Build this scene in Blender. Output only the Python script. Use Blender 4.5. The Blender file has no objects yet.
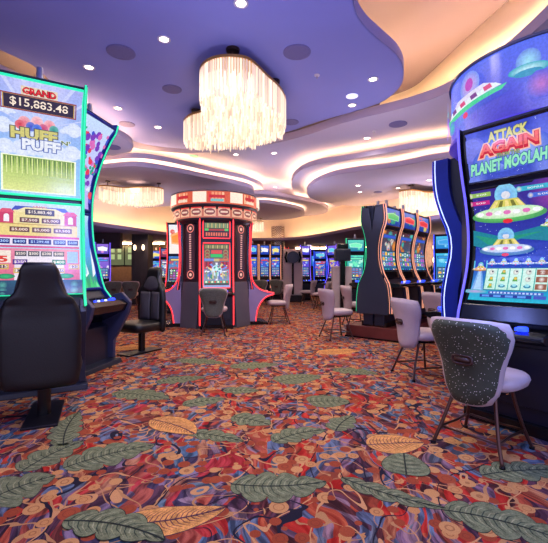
import bpy, math, random
from mathutils import Vector, Matrix, noise as mnoise
from mathutils.geometry import tessellate_polygon
PI = math.pi
scene = bpy.context.scene
COL = scene.collection
F, CAMZ = 385.0, 1.2
def at(px, py, z):            # ground/ceiling point seen at a given spot of the view, on the plane of height z
    Y = (CAMZ - z) * F / (py - 271.5)
    return ((px - 274) / F * Y, Y)

# ------------------------------------------------------------------ colours and materials
def lin(c):
    return tuple(((v/255)/12.92 if v/255 <= .04045 else ((v/255+.055)/1.055)**2.4) for v in c[:3])
MATS = {}
def mat(name, rgb, rough=.5, metal=0., var=.12, scale=12., bump=0., spec=.5, emit=None, es=0., coat=0.):
    if name in MATS: return MATS[name]
    m = bpy.data.materials.new(name); m.use_nodes = True
    nt = m.node_tree; b = nt.nodes['Principled BSDF']
    tc = nt.nodes.new('ShaderNodeTexCoord'); n = nt.nodes.new('ShaderNodeTexNoise'); n.inputs['Scale'].default_value = scale
    n.inputs['Detail'].default_value = 4
    nt.links.new(tc.outputs['Object'], n.inputs['Vector'])
    r = nt.nodes.new('ShaderNodeValToRGB'); l = lin(rgb)
    r.color_ramp.elements[0].position = .3; r.color_ramp.elements[1].position = .7
    r.color_ramp.elements[0].color = (*[max(0, v*(1-var)) for v in l], 1)
    r.color_ramp.elements[1].color = (*[min(1, v*(1+var)) for v in l], 1)
    nt.links.new(n.outputs['Fac'], r.inputs['Fac']); nt.links.new(r.outputs['Color'], b.inputs['Base Color'])
    b.inputs['Roughness'].default_value = rough; b.inputs['Metallic'].default_value = metal
    b.inputs['Specular IOR Level'].default_value = spec
    if coat: b.inputs['Coat Weight'].default_value = coat
    if bump:
        bp = nt.nodes.new('ShaderNodeBump'); bp.inputs['Strength'].default_value = bump; bp.inputs['Distance'].default_value = .01
        n2 = nt.nodes.new('ShaderNodeTexNoise'); n2.inputs['Scale'].default_value = scale*8
        nt.links.new(tc.outputs['Object'], n2.inputs['Vector']); nt.links.new(n2.outputs['Fac'], bp.inputs['Height'])
        nt.links.new(bp.outputs['Normal'], b.inputs['Normal'])
    if emit:
        b.inputs['Emission Color'].default_value = (*lin(emit), 1); b.inputs['Emission Strength'].default_value = es
    MATS[name] = m; return m
def screen_mat(name, strength):
    m = bpy.data.materials.new(name); m.use_nodes = True; nt = m.node_tree; b = nt.nodes['Principled BSDF']
    a = nt.nodes.new('ShaderNodeAttribute'); a.attribute_name = 'Col'
    tc = nt.nodes.new('ShaderNodeTexCoord'); n = nt.nodes.new('ShaderNodeTexNoise'); n.inputs['Scale'].default_value = 60
    nt.links.new(tc.outputs['Object'], n.inputs['Vector'])
    mr = nt.nodes.new('ShaderNodeMapRange'); mr.inputs[1].default_value = .3; mr.inputs[2].default_value = .7
    mr.inputs[3].default_value = strength*.88; mr.inputs[4].default_value = strength*1.12
    nt.links.new(n.outputs['Fac'], mr.inputs[0])
    nt.links.new(a.outputs['Color'], b.inputs['Emission Color']); nt.links.new(mr.outputs[0], b.inputs['Emission Strength'])
    b.inputs['Base Color'].default_value = (.01, .01, .015, 1); b.inputs['Roughness'].default_value = .25
    MATS[name] = m; return m
SCR = screen_mat('screen_glow', 1.05)
SCRH = screen_mat('screen_glow_bright', 1.0)
def led(name, rgb, s): return mat(name, rgb, .4, 0, .03, 5, emit=rgb, es=s)

# ------------------------------------------------------------------ mesh builder
class MB:
    def __init__(s): s.v = []; s.f = []; s.m = []; s.c = []; s.col = (1, 1, 1)
    def add(s, vs, fs, mi=0, cols=None):
        o = len(s.v); s.v += [tuple(p) for p in vs]
        for f in fs:
            s.f.append(tuple(o+i for i in f)); s.m.append(mi)
            s.c.append([cols[i] for i in f] if cols else [s.col]*len(f))
        return s
    def box(s, x0, x1, y0, y1, z0, z1, mi=0, M=None):
        vs = [(x, y, z) for z in (z0, z1) for y in (y0, y1) for x in (x0, x1)]
        if M is not None: vs = [M @ Vector(p) for p in vs]
        return s.add(vs, [(0, 2, 3, 1), (4, 5, 7, 6), (0, 1, 5, 4), (2, 6, 7, 3), (0, 4, 6, 2), (1, 3, 7, 5)], mi)
    def tube(s, pts, r, n=8, mi=0, closed=False, caps=True):
        pts = [Vector(p) for p in pts]; N = len(pts); rings = []
        up = None
        for i, p in enumerate(pts):
            if closed: d = pts[(i+1) % N]-pts[i-1]
            else: d = pts[min(i+1, N-1)]-pts[max(i-1, 0)]
            d.normalize()
            if up is None:
                up = Vector((0, 0, 1)) if abs(d.z) < .9 else Vector((1, 0, 0))
            a = up-d*up.dot(d)
            if a.length < 1e-5: a = d.orthogonal()
            a.normalize(); up = a; b = d.cross(a)
            rr = r[i] if isinstance(r, (list, tuple)) else r
            rings.append([p+(a*math.cos(t)+b*math.sin(t))*rr for t in (2*PI*k/n for k in range(n))])
        vs = [q for R in rings for q in R]; fs = []
        for i in range(N if closed else N-1):
            j = (i+1) % N
            for k in range(n): fs.append((i*n+k, i*n+(k+1) % n, j*n+(k+1) % n, j*n+k))
        if caps and not closed: fs += [tuple(range(n))[::-1], tuple((N-1)*n+k for k in range(n))]
        return s.add(vs, fs, mi)
    def prismx(s, poly, x0, x1, mi=0):     # polygon of (y,z) extruded along x
        n = len(poly); vs = [(x0, y, z) for y, z in poly]+[(x1, y, z) for y, z in poly]
        fs = [(i, (i+1) % n, n+(i+1) % n, n+i) for i in range(n)]
        tr = tessellate_polygon([[Vector((y, z, 0)) for y, z in poly]])
        fs += [tuple(t) for t in tr]+[tuple(n+i for i in t[::-1]) for t in tr]
        return s.add(vs, fs, mi)
    def prismz(s, poly, z0, z1, mi=0, col=None):     # polygon of (x,y) extruded along z
        n = len(poly); vs = [(x, y, z0) for x, y in poly]+[(x, y, z1) for x, y in poly]
        fs = [(i, (i+1) % n, n+(i+1) % n, n+i) for i in range(n)]
        tr = tessellate_polygon([[Vector((x, y, 0)) for x, y in poly]])
        fs += [tuple(t) for t in tr]+[tuple(n+i for i in t[::-1]) for t in tr]
        return s.add(vs, fs, mi)
    def lathe(s, prof, n=24, c=(0, 0), mi=0, a0=0., a1=2*PI):
        full = abs(a1-a0-2*PI) < 1e-6; m = n if full else n+1
        vs = [(c[0]+r*math.cos(a0+(a1-a0)*k/n), c[1]+r*math.sin(a0+(a1-a0)*k/n), z) for r, z in prof for k in range(m)]
        fs = []
        for i in range(len(prof)-1):
            for k in range(n):
                k2 = (k+1) % m
                fs.append((i*m+k, i*m+k2, (i+1)*m+k2, (i+1)*m+k))
        return s.add(vs, fs, mi)
    def grid(s, fn, nu, nv, mi=0, cfn=None):
        vs = [fn(i/nu, j/nv) for j in range(nv+1) for i in range(nu+1)]
        fs = [(j*(nu+1)+i, j*(nu+1)+i+1, (j+1)*(nu+1)+i+1, (j+1)*(nu+1)+i) for j in range(nv) for i in range(nu)]
        cols = [lin(cfn(i/nu, j/nv)) for j in range(nv+1) for i in range(nu+1)] if cfn else None
        return s.add(vs, fs, mi, cols)
    def build(s, name, mats, parent=None, smooth=False, bevel=0., solid=0., sub=0, color=False, kind=None):
        me = bpy.data.meshes.new(name); me.from_pydata(s.v, [], s.f)
        if not isinstance(mats, (list, tuple)): mats = [mats]
        for m in mats: me.materials.append(m)
        me.polygons.foreach_set('material_index', s.m)
        if color:
            ca = me.color_attributes.new('Col', 'FLOAT_COLOR', 'CORNER'); flat = []
            for f in s.c:
                for c in f: flat += [c[0], c[1], c[2], 1.]
            ca.data.foreach_set('color', flat)
        if smooth: me.polygons.foreach_set('use_smooth', [True]*len(s.f))
        me.update()
        if not color:
            import bmesh
            bm = bmesh.new(); bm.from_mesh(me); bmesh.ops.recalc_face_normals(bm, faces=bm.faces); bm.to_mesh(me); bm.free()
        o = bpy.data.objects.new(name, me); COL.objects.link(o)
        if parent: o.parent = parent
        if solid:
            md = o.modifiers.new('Solid', 'SOLIDIFY'); md.thickness = solid; md.offset = 0
        if bevel:
            md = o.modifiers.new('Bevel', 'BEVEL'); md.width = bevel; md.segments = 2; md.limit_method = 'ANGLE'; md.angle_limit = .6
        if sub:
            md = o.modifiers.new('Sub', 'SUBSURF'); md.levels = sub; md.render_levels = sub
        if kind: o['kind'] = kind
        return o
def tag(o, label=None, cat=None, group=None, kind=None):
    if label: o['label'] = label
    if cat: o['category'] = cat
    if group: o['group'] = group
    if kind: o['kind'] = kind
    return o
def thing(name, label, cat, x, y, z=0, rot=0, group=None):
    o = bpy.data.objects.new(name, None); COL.objects.link(o); o.empty_display_size = .1
    o.location = (x, y, z); o.rotation_euler = (0, 0, rot)
    return tag(o, label, cat, group)
def dup(root, x, y, z, rot, label, group=None):
    def cp(o, par):
        c = o.copy(); COL.objects.link(c)
        if par: c.parent = par
        for ch in KIDS.get(o.name, []): cp(ch, c)
        return c
    KIDS = {}
    for o in list(COL.objects):
        if o.parent: KIDS.setdefault(o.parent.name, []).append(o)
    r = cp(root, None); r.location = (x, y, z); r.rotation_euler = (0, 0, rot)
    return tag(r, label, None, group)
def crom(pts, n=6, closed=False):
    N = len(pts); out = []
    for i in range(N if closed else N-1):
        p = [Vector(pts[(i+k-1) % N] if closed else pts[min(max(i+k-1, 0), N-1)]) for k in range(4)]
        for j in range(n):
            t = j/n
            out.append(tuple(.5*((2*p[1])+(-p[0]+p[2])*t+(2*p[0]-5*p[1]+4*p[2]-p[3])*t*t+(-p[0]+3*p[1]-3*p[2]+p[3])*t**3)))
    if not closed: out.append(tuple(pts[-1]))
    return out
def interp(tab, z):
    if z <= tab[0][0]: return tab[0][1]
    for (a, b), (c, d) in zip(tab, tab[1:]):
        if z <= c: return b+(d-b)*(z-a)/(c-a)
    return tab[-1][1]
def dirang(nx, ny):      # rotation of a thing whose front is local -Y so that it looks along (nx, ny)
    return math.atan2(ny, nx)+PI/2

# ------------------------------------------------------------------ text and screen artwork
TXT = {}
def glyphs(t, off=0.):
    k = (t, off)
    if k not in TXT:
        c = bpy.data.curves.new('t', 'FONT'); c.body = t; c.size = 1; c.offset = off; c.resolution_u = 2
        c.align_x = 'CENTER'; c.align_y = 'CENTER'
        o = bpy.data.objects.new('t', c); COL.objects.link(o)
        dg = bpy.context.evaluated_depsgraph_get(); me = o.evaluated_get(dg).to_mesh()
        vs = [(v.co.x, v.co.y) for v in me.vertices]; fs = [tuple(p.vertices) for p in me.polygons]
        o.evaluated_get(dg).to_mesh_clear(); COL.objects.unlink(o); bpy.data.objects.remove(o); bpy.data.curves.remove(c)
        TXT[k] = (vs, fs)
    return TXT[k]
def UV(u, v, o): return (u, v, o)
class Cv(MB):
    def __init__(s, fn, W, H, step=.0002, nv=0, nu=0, clip=True):
        super().__init__(); s.fn = fn; s.W = W; s.H = H; s.off = 0; s.step = step; s.nv = nv; s.nu = nu; s.clip = clip
    def nx(s): s.off += s.step; return s.off
    def bg(s, cf, nu=6, nv=16): s.grid(lambda u, v: UV(u, v, 0), nu, nv, 0, cf)
    def rect(s, u0, v0, u1, v1, c, c2=None, n=None):
        o = s.nx(); n = n or max(1, int((v1-v0)*14)); c2 = c2 or c
        s.grid(lambda u, v: UV(u0+(u1-u0)*u, v0+(v1-v0)*v, o), max(1, int((u1-u0)*5)), n, 0,
               lambda u, v: [a+(b-a)*v for a, b in zip(c, c2)])
    def poly(s, pts, c, o=None):
        o = o or s.nx(); n = len(pts); tr = tessellate_polygon([[Vector((u, v, 0)) for u, v in pts]])
        s.add([UV(u, v, o) for u, v in pts], [tuple(t) for t in tr], 0, [lin(c)]*n)
    def ell(s, u, v, ru, rv=None, c=(255, 255, 255), c2=None, n=14, a0=0, a1=2*PI):
        rv = rv if rv is not None else ru*s.W/s.H; o = s.nx()
        full = a1-a0 > 6.28; m = n if full else n+1
        pts = [(u+ru*math.cos(a0+(a1-a0)*k/n), v+rv*math.sin(a0+(a1-a0)*k/n)) for k in range(m)]
        cols = [lin(c)]+[lin(c2 or c)]*m
        s.add([UV(u, v, o)]+[UV(a, b, o) for a, b in pts], [(0, 1+k, 1+(k+1) % m) for k in range(n)], 0, cols)
    def frame(s, u0, v0, u1, v1, t, c):
        tv = t*s.W/s.H
        s.rect(u0, v0, u1, v0+tv, c, n=1); s.rect(u0, v1-tv, u1, v1, c, n=1); s.rect(u0, v0, u0+t, v1, c); s.rect(u1-t, v0, u1, v1, c)
    def text(s, t, u, v, w=None, h=.05, c=(255, 255, 255), oc=None, slant=0., rise=0., ow=.035, bold=.0):
        def put(off, col):
            vs, fs = glyphs(t, off); o = s.nx()
            b, _ = glyphs(t, 0)
            x0 = min(p[0] for p in b); x1 = max(p[0] for p in b); y0 = min(p[1] for p in b); y1 = max(p[1] for p in b)
            sy = h/(y1-y0); sx = (w/(x1-x0)) if w else sy*s.H/s.W
            cx, cy = (x0+x1)/2, (y0+y1)/2; out = []
            for a, b2 in vs:
                uu = (a-cx)*sx; vv = (b2-cy)*sy
                out.append(UV(u+uu+slant*vv*s.H/s.W, v+vv+rise*uu*s.W/s.H, o))
            s.add(out, fs, 0, [lin(col)]*len(out))
        if oc: put(ow+bold, oc)
        put(bold, c)
    def done(s, name, parent, m=None):
        # the artwork is drawn flat in (u, v, layer), sliced into bands, then bent onto the curved display
        import bmesh
        me = bpy.data.meshes.new(name); me.from_pydata(s.v, [], s.f)
        ca = me.color_attributes.new('Col', 'FLOAT_COLOR', 'CORNER'); flat = []
        for f in s.c:
            for c in f: flat += [c[0], c[1], c[2], 1.]
        ca.data.foreach_set('color', flat)
        bm = bmesh.new(); bm.from_mesh(me)
        def cut(co, no, outer=False):
            bmesh.ops.bisect_plane(bm, geom=bm.verts[:]+bm.edges[:]+bm.faces[:], dist=1e-6, plane_co=co, plane_no=no, clear_outer=outer)
        if s.nv: cut((0, 1, 0), (0, 1, 0), True); cut((0, 0, 0), (0, -1, 0), True)
        if s.clip: cut((1, 0, 0), (1, 0, 0), True); cut((0, 0, 0), (-1, 0, 0), True)
        for i in range(1, s.nv): cut((0, i/s.nv, 0), (0, 1, 0))
        for i in range(1, s.nu): cut((i/s.nu, 0, 0), (1, 0, 0))
        for v in bm.verts: v.co = Vector(s.fn(v.co.x, v.co.y, v.co.z))
        bm.to_mesh(me); bm.free(); me.materials.append(m or SCR)
        o = bpy.data.objects.new(name, me); COL.objects.link(o)
        if parent: o.parent = parent
        return o

def mix(a, b, t): return [x+(y-x)*t for x, y in zip(a, b)]
def symbol(c, u, v, r, k, rnd):
    pal = [(225, 60, 50), (250, 190, 50), (60, 150, 230), (70, 190, 90), (190, 80, 200), (250, 250, 240)]
    a = pal[k % 6]; b = pal[(k*5+2) % 6]
    if k % 3 == 0:
        c.ell(u, v, r, None, a, mix(a, (0, 0, 0), .3), 9); c.ell(u, v, r*.5, None, b, None, 7)
    elif k % 3 == 1:
        rv = r*c.W/c.H
        c.poly([(u-r, v-rv*.6), (u+r, v-rv*.6), (u+r*.7, v+rv*.7), (u-r*.7, v+rv*.7)], a); c.ell(u, v+rv*.1, r*.45, None, b, None, 7)
    else:
        rv = r*c.W/c.H
        c.poly([(u-r, v), (u, v-rv), (u+r, v), (u, v+rv)], a); c.rect(u-r*.35, v-rv*.35, u+r*.35, v+rv*.35, b, n=1)

def art_reels(seed, bgc, accent, panel=(20, 30, 80), rows=4, cols=5, lean=1):
    def f(c):
        r = random.Random(seed)
        c.bg(lambda u, v: mix(bgc[0], bgc[1], v))
        for _ in range(14*lean):
            a = r.choice(accent); c.ell(r.uniform(.08, .92), r.uniform(.35, .95), r.uniform(.05, .16), None, a, mix(a, bgc[1], .6), 8)
        for _ in range(10*lean): c.ell(r.uniform(.08, .92), r.uniform(.3, .98), r.uniform(.015, .04), None, r.choice(accent+[(255, 255, 255)]), None, 6)
        c.rect(.08, .8, .92, .9, panel); c.rect(.12, .82, .88, .88, r.choice(accent))
        c.rect(.06, .06, .94, .5, panel, mix(panel, (0, 0, 0), .3))
        for i in range(cols):
            for j in range(rows):
                u = .1+.8*(i+.5)/cols; v = .1+.38*(j+.5)/rows
                c.rect(u-.36/cols, v-.165/rows, u+.36/cols, v+.165/rows, mix(panel, (200, 240, 255), .45), n=1)
                if lean: symbol(c, u, v, .36/cols, r.randrange(30), r)
        c.rect(.06, .015, .94, .05, (30, 40, 90), n=1)
        for i in range(5): c.rect(.1+.17*i, .02, .2+.17*i, .045, r.choice(accent), n=1)
    return f
def art_logo(seed, bgc, accent):
    def f(c):
        r = random.Random(seed)
        c.bg(lambda u, v: mix(bgc[0], bgc[1], v), 4, 5)
        for _ in range(6):
            a = r.choice(accent); c.ell(r.uniform(.15, .85), r.uniform(.2, .8), r.uniform(.06, .16), None, a, mix(a, bgc[0], .4), 9)
        a = r.choice(accent)
        c.poly([(.15, .35), (.85, .3), (.9, .62), (.5, .75), (.1, .65)], mix(a, (255, 255, 255), .3))
        c.poly([(.2, .4), (.8, .36), (.84, .58), (.5, .68), (.17, .6)], a)
        c.frame(.0, .0, 1, 1, .03, (40, 60, 160))
    return f
def cloud(c, u, v, s, col=(235, 242, 255)):
    for du, dv, r in ((-.5, -.05, .42), (.5, -.05, .42), (0, .12, .55), (-.9, -.2, .25), (.9, -.2, .25), (0, -.2, .5)):
        c.ell(u+du*s, v+dv*s*c.W/c.H, r*s, r*s*.8*c.W/c.H, col, mix(col, (190, 205, 250), .5), 12)
def plate(c, t, u, v, w, h, bgc=(60, 40, 60), fr=(220, 180, 90), tc=(255, 240, 220), oc=None):
    c.rect(u-w/2, v-h/2, u+w/2, v+h/2, fr, n=1); e = .014; ev = e*c.W/c.H
    c.rect(u-w/2+e, v-h/2+ev, u+w/2-e, v+h/2-ev, bgc, n=1)
    if t: c.text(t, u, v, w*.8, h*.56, tc, oc, bold=.012)
def art_storm_top(c):
    c.bg(lambda u, v: mix((170, 215, 250), (196, 200, 252), v) if abs(u-.5) < .3 else mix((130, 195, 245), (170, 180, 245), v), 8, 10)
    for k in range(9):
        a = -1.2+k*.3
        c.poly([(.48, .62), (.5+.75*math.sin(a)-.03, .62+.5*math.cos(a)), (.5+.75*math.sin(a)+.03, .62+.5*math.cos(a))], (205, 212, 255))
    for u, v, s in ((.1, .62, .16), (.9, .66, .15), (.12, .44, .16), (.88, .45, .17), (.5, .5, .26), (.3, .42, .14), (.7, .4, .15), (.15, .74, .08)): cloud(c, u, v, s)
    plate(c, '$15,883.48', .5, .815, .8, .125, (52, 44, 66), (205, 165, 100), (255, 235, 215), None)
    c.frame(.08, .752, .92, .878, .012, (150, 60, 70))
    c.rect(.3, .878, .7, .945, (235, 215, 190)); c.text('GRAND', .5, .911, .36, .045, (225, 35, 45), (90, 20, 30), ow=.05, bold=.03)
    # ornament over the title : plain balloons in teal, blue and red
    for u, v, k in ((.33, .66, (230, 110, 130)), (.47, .675, (240, 150, 165)), (.61, .66, (235, 120, 140))):
        c.ell(u, v, .07, None, k, mix(k, (255, 255, 255), .5), 14)
    for u, v, k in ((.28, .635, (215, 60, 80)), (.66, .63, (45, 150, 140)), (.4, .63, (60, 80, 200)), (.54, .63, (200, 60, 110)), (.47, .62, (40, 90, 220))):
        c.ell(u, v, .055, None, k, mix(k, (255, 255, 255), .3), 12)
    c.text('HUFF', .44, .565, .5, .085, (214, 205, 120), (90, 92, 90), ow=.06, bold=.05)
    c.text("N'", .8, .53, .1, .035, (110, 130, 80), (240, 245, 240), ow=.06, bold=.03)
    c.text('PUFF', .52, .475, .42, .085, (236, 240, 250), (90, 110, 180), ow=.06, bold=.05)
    c.rect(.07, .03, .93, .37, (250, 255, 225)); c.rect(.09, .04, .91, .36, (225, 232, 140), (150, 185, 70))
    r = random.Random(4)
    for i in range(26):
        u = .11+.78*i/25; h = r.uniform(.08, .2); c.poly([(u-.01, .355), (u+.012, .355), (u+.004, .355-h)], (96, 130, 44))
    for i in range(14):
        u = .13+.74*i/13; c.rect(u-.006, .2, u+.006, .35, (225, 235, 150))
def art_storm_main(c):
    c.bg(lambda u, v: mix((150, 215, 235), (205, 222, 250), v), 6, 12)
    R = c.rect
    c.poly([(.14, .86), (.22, .945), (.8, .945), (.9, .86), (.78, .86), (.7, .9), (.32, .9), (.24, .86)], (60, 80, 190))
    R(.2, .66, .82, .9, (240, 222, 150)); c.poly([(.2, .88), (.33, .935), (.68, .935), (.82, .88)], (244, 228, 170))
    for u in (.05, .79):
        R(u, .75, u+.15, .87, (205, 55, 95)); c.poly([(u-.02, .87), (u+.17, .87), (u+.12, .91), (u+.03, .91)], (225, 80, 110))
        R(u+.045, .77, u+.105, .83, (245, 240, 245)); c.ell(u+.075, .83, .03, None, (245, 240, 245))
    R(.03, .62, .95, .75, (240, 215, 130)); R(.03, .745, .95, .755, (200, 160, 80))
    c.text('GRAND', .5, .945, .16, .02, (220, 40, 50), (250, 230, 200))
    plate(c, '$15,883.48', .5, .885, .34, .065, (70, 65, 75), (60, 50, 60))
    for u, t in ((.38, '$7,500'), (.63, '$5,000')): plate(c, t, u, .795, .22, .055, (125, 62, 48), (90, 60, 50))
    for u, t in ((.27, '$5,000'), (.52, '$5,000'), (.77, '$3,500')): plate(c, t, u, .69, .22, .055, (140, 80, 50), (90, 60, 50))
    R(.0, .6, .97, .625, (215, 70, 130)); R(0, .52, .97, .6, (238, 225, 245)); R(0, .495, .97, .515, (215, 70, 130))
    for u, t, w in ((.09, '$300', .15), (.27, '$400', .15), (.5, '$1,299.48', .26), (.73, '$500', .15), (.89, '$600', .13)):
        plate(c, t, u, .56, w, .055, (35, 50, 150), (20, 40, 110), (190, 220, 255))
    R(0, .12, .97, .485, (222, 100, 130), (232, 140, 165))
    R(.22, .12, .78, .46, (235, 225, 235))
    for i, t in enumerate(('$250', '$300', '$200', '$300')): plate(c, t, .285+.145*i, .43, .13, .055, (95, 95, 110), (60, 60, 70))
    plate(c, '$350', .28, .34, .16, .055, (110, 50, 190), (70, 40, 120)); plate(c, '$400', .72, .34, .16, .055, (30, 170, 110), (20, 110, 80))
    plate(c, '$15', .09, .29, .14, .055, (95, 75, 85)); plate(c, '$20', .9, .29, .13, .055, (95, 75, 85))
    plate(c, '$25', .28, .25, .14, .055, (85, 85, 100)); plate(c, '$20', .72, .25, .14, .055, (85, 85, 100))
    R(.03, .33, .18, .46, (245, 230, 215)); c.text('5', .1, .37, .08, .06, (225, 60, 30), bold=.04); R(.82, .33, .95, .46, (150, 190, 245))
    R(.36, .2, .64, .32, (250, 240, 225)); R(.4, .21, .6, .28, (222, 180, 70)); c.poly([(.39, .28), (.61, .28), (.57, .31), (.43, .31)], (205, 150, 50))
    for u in (.13, .8): c.ell(u, .19, .1, .028, (60, 200, 120), (30, 130, 90))
    R(0, 0, 1, .15, (30, 60, 90), (40, 90, 120))
    for u in (.1, .9):
        for v in (.1, .04): c.ell(u, v, .05, None, (90, 170, 160), (40, 90, 110))
def saucer(c, u, v, s, body=((120, 230, 110), (245, 245, 235)), dome=(120, 200, 240), lights=True):
    k = c.W/c.H
    c.ell(u, v+.33*s*k, .22*s, .24*s*k, mix(dome, (255, 255, 255), .5), dome, 16); c.ell(u, v+.33*s*k, .19*s, .2*s*k, (90, 140, 225), (140, 210, 245), 16)
    c.ell(u, v+.33*s*k, .09*s, .08*s*k, (225, 225, 235), None, 8)
    c.poly([(u-.22*s, v+.25*s*k), (u+.22*s, v+.25*s*k), (u+.42*s, v-.0*s*k), (u-.42*s, v-.0*s*k)], (215, 205, 90))
    for i in range(5):
        a = -.32+.16*i; c.poly([(u+(a*.6-.02)*s, v+.22*s*k), (u+(a*.6+.04)*s, v+.22*s*k), (u+(a+.05)*s, v+.03*s*k), (u+(a-.04)*s, v+.03*s*k)], (120, 120, 40) if i % 2 else (245, 225, 140))
    c.ell(u, v-.07*s*k, .72*s, .16*s*k, body[0], mix(body[0], (10, 60, 60), .45), 22)
    c.ell(u, v-.02*s*k, .66*s, .12*s*k, body[1], mix(body[1], body[0], .4), 22)
    for i in range(7):
        a = -.54+.18*i; c.ell(u+a*s, v-.02*s*k, .075*s, .045*s*k, (230, 120, 190) if i % 2 else (250, 250, 255), None, 8)
    c.ell(u, v-.2*s*k, .1*s, .05*s*k, (230, 40, 50), None, 8)
def art_moon_top(c):
    c.bg(lambda u, v: mix((66, 84, 200), (44, 60, 185), v) if .2 < u < .8 else mix((120, 140, 235), (80, 90, 215), v), 8, 6)
    r = random.Random(3)
    for _ in range(40): c.ell(r.random()*.96+.02, r.random()*.9+.05, .004, None, (220, 230, 255), None, 5)
    c.ell(.1, .62, .17, None, (150, 150, 240), (95, 100, 215), 20); c.ell(.08, .66, .13, None, (120, 125, 225), None, 18)
    for du, dv, a, b in ((0, 0, .36, .34), (-.1, -.12, .35, .26), (.15, -.05, .32, .3)): c.ell(.54+du, .5+dv, a, b, (170, 195, 255), (70, 95, 215), 20)
    c.text('ATTACK', .53, .8, .44, .17, (214, 205, 95), (70, 90, 60), rise=.02, ow=.05, bold=.05)
    c.text('AGAIN', .53, .575, .66, .21, (205, 25, 40), (250, 190, 160), rise=.03, ow=.08, bold=.07)
    c.text('AGAIN', .53, .6, .66, .17, (245, 110, 95), None, rise=.03, bold=.03)
    c.text('FROM THE', .53, .43, .26, .07, (150, 170, 110), (30, 30, 60), ow=.04, bold=.03)
    c.text('PLANET MOOLAH', .5, .27, .88, .2, (150, 232, 190), (30, 90, 150), slant=.12, rise=.04, ow=.05, bold=.045)
def art_moon_main(c):
    c.bg(lambda u, v: mix((40, 190, 215), (30, 70, 190), min(1, v*3)) if v < .3 else mix((25, 60, 185), (60, 40, 140), (v-.3)/.7), 8, 16)
    r = random.Random(9)
    for _ in range(90): c.ell(r.random()*.96+.02, r.uniform(.3, .98), r.choice((.003, .005)), None, (190, 210, 255), None, 5)
    c.ell(.95, .88, .25, None, (150, 60, 160), (60, 40, 145), 18); c.ell(.98, .66, .12, None, (140, 60, 190), (110, 50, 170), 16)
    c.poly([(.0, .64), (.35, .57), (1, .66), (1, .5), (.6, .54), (.2, .46), (0, .5)], (20, 130, 150))
    c.poly([(.0, .6), (.3, .55), (.9, .6), (.6, .55), (.2, .5)], (30, 150, 120))
    for u, v, w, k in ((.14, .945, .26, (150, 190, 90)), (.12, .875, .25, (200, 40, 130)), (.78, .945, .34, (60, 180, 210)), (.86, .885, .26, (70, 110, 220))):
        c.rect(u-w/2, v-.018, u+w/2, v+.018, k, n=1); c.ell(u-w/2, v, .035, None, (235, 225, 210), k); c.text('500' if w < .3 else 'BONUS', u+.01, v, w*.5, .014, (255, 255, 255))
    saucer(c, .45, .78, .62); saucer(c, .42, .47, .46, ((110, 160, 235), (235, 235, 245))); saucer(c, .9, .64, .12)
    for i in range(5): saucer(c, .27+.145*i, .335, .11, ((60, 120, 220), (200, 230, 255)))
    c.poly([(.06, .1), (.22, .1), (.165, .27), (.115, .27)], (120, 170, 235)); c.poly([(.09, .1), (.19, .1), (.15, .27), (.13, .27)], (170, 210, 250))
    saucer(c, .14, .29, .15, ((230, 160, 60), (250, 210, 120)), (80, 220, 120))
    for u in (.06, .22): c.rect(u-.008, .29, u+.008, .36, (90, 200, 230))
    c.ell(.12, .09, .16, .018, (190, 160, 220), (60, 180, 200))
    c.rect(.22, .105, .95, .295, (30, 90, 110)); c.rect(.225, .11, .945, .29, (70, 180, 170))
    for i in range(5):
        u = .297+.145*i
        c.rect(u-.066, .112, u+.066, .288, (196, 240, 225), (215, 248, 236))
        for j in range(3):
            v = .142+.058*j; k = r.randrange(20)
            if i == 4: c.rect(u-.06, v-.022, u+.06, v+.022, r.choice(((150, 90, 40), (60, 150, 90))), n=1); c.ell(u, v, .035, None, (240, 235, 225), (160, 90, 60), 9)
            elif k % 3 == 0: c.ell(u, v, .042, .014, (60, 170, 190), (40, 120, 160), 10); c.ell(u, v+.008, .025, .012, (150, 220, 230), None, 8)
            elif k % 3 == 1: c.ell(u, v, .035, None, (245, 245, 235), (190, 200, 190), 9); c.ell(u+.01, v+.006, .012, None, (60, 60, 70), None, 6)
            else: c.poly([(u-.03, v-.018), (u+.03, v-.018), (u+.02, v+.02), (u-.01, v+.02)], (90, 170, 70)); c.ell(u+.005, v+.006, .018, None, (235, 190, 60), None, 7)
    c.rect(.3, .075, .92, .098, (60, 90, 190), n=1); c.rect(.2, .045, .8, .072, (20, 50, 150), n=1); c.rect(.82, .045, .95, .072, (60, 80, 190), n=1)
    for i in range(14): c.rect(.32+.042*i, .08, .345+.042*i, .093, (190, 215, 255), n=1)
    for i in range(4): c.rect(.23+.14*i, .05, .32+.14*i, .067, (90, 150, 235), n=1)
def art_fire_main(c):
    c.bg(lambda u, v: mix((10, 150, 110), (60, 160, 250), min(1, v*2)) if v < .5 else mix((60, 160, 250), (190, 225, 255), v*2-1), 4, 12)
    r = random.Random(2)
    for i in range(12):
        u = .05+.9*i/11; c.poly([(u-.06, 0), (u+.06, 0), (u+r.uniform(-.05, .05), r.uniform(.08, .22))], r.choice(((30, 200, 120), (15, 160, 110), (90, 225, 160))))
    for i in range(9):
        u = r.random(); c.poly([(u-.05, .15), (u+.05, .2), (u+r.uniform(-.2, .2), r.uniform(.4, .75))], r.choice(((150, 210, 255), (230, 245, 255), (40, 110, 230))))
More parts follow.
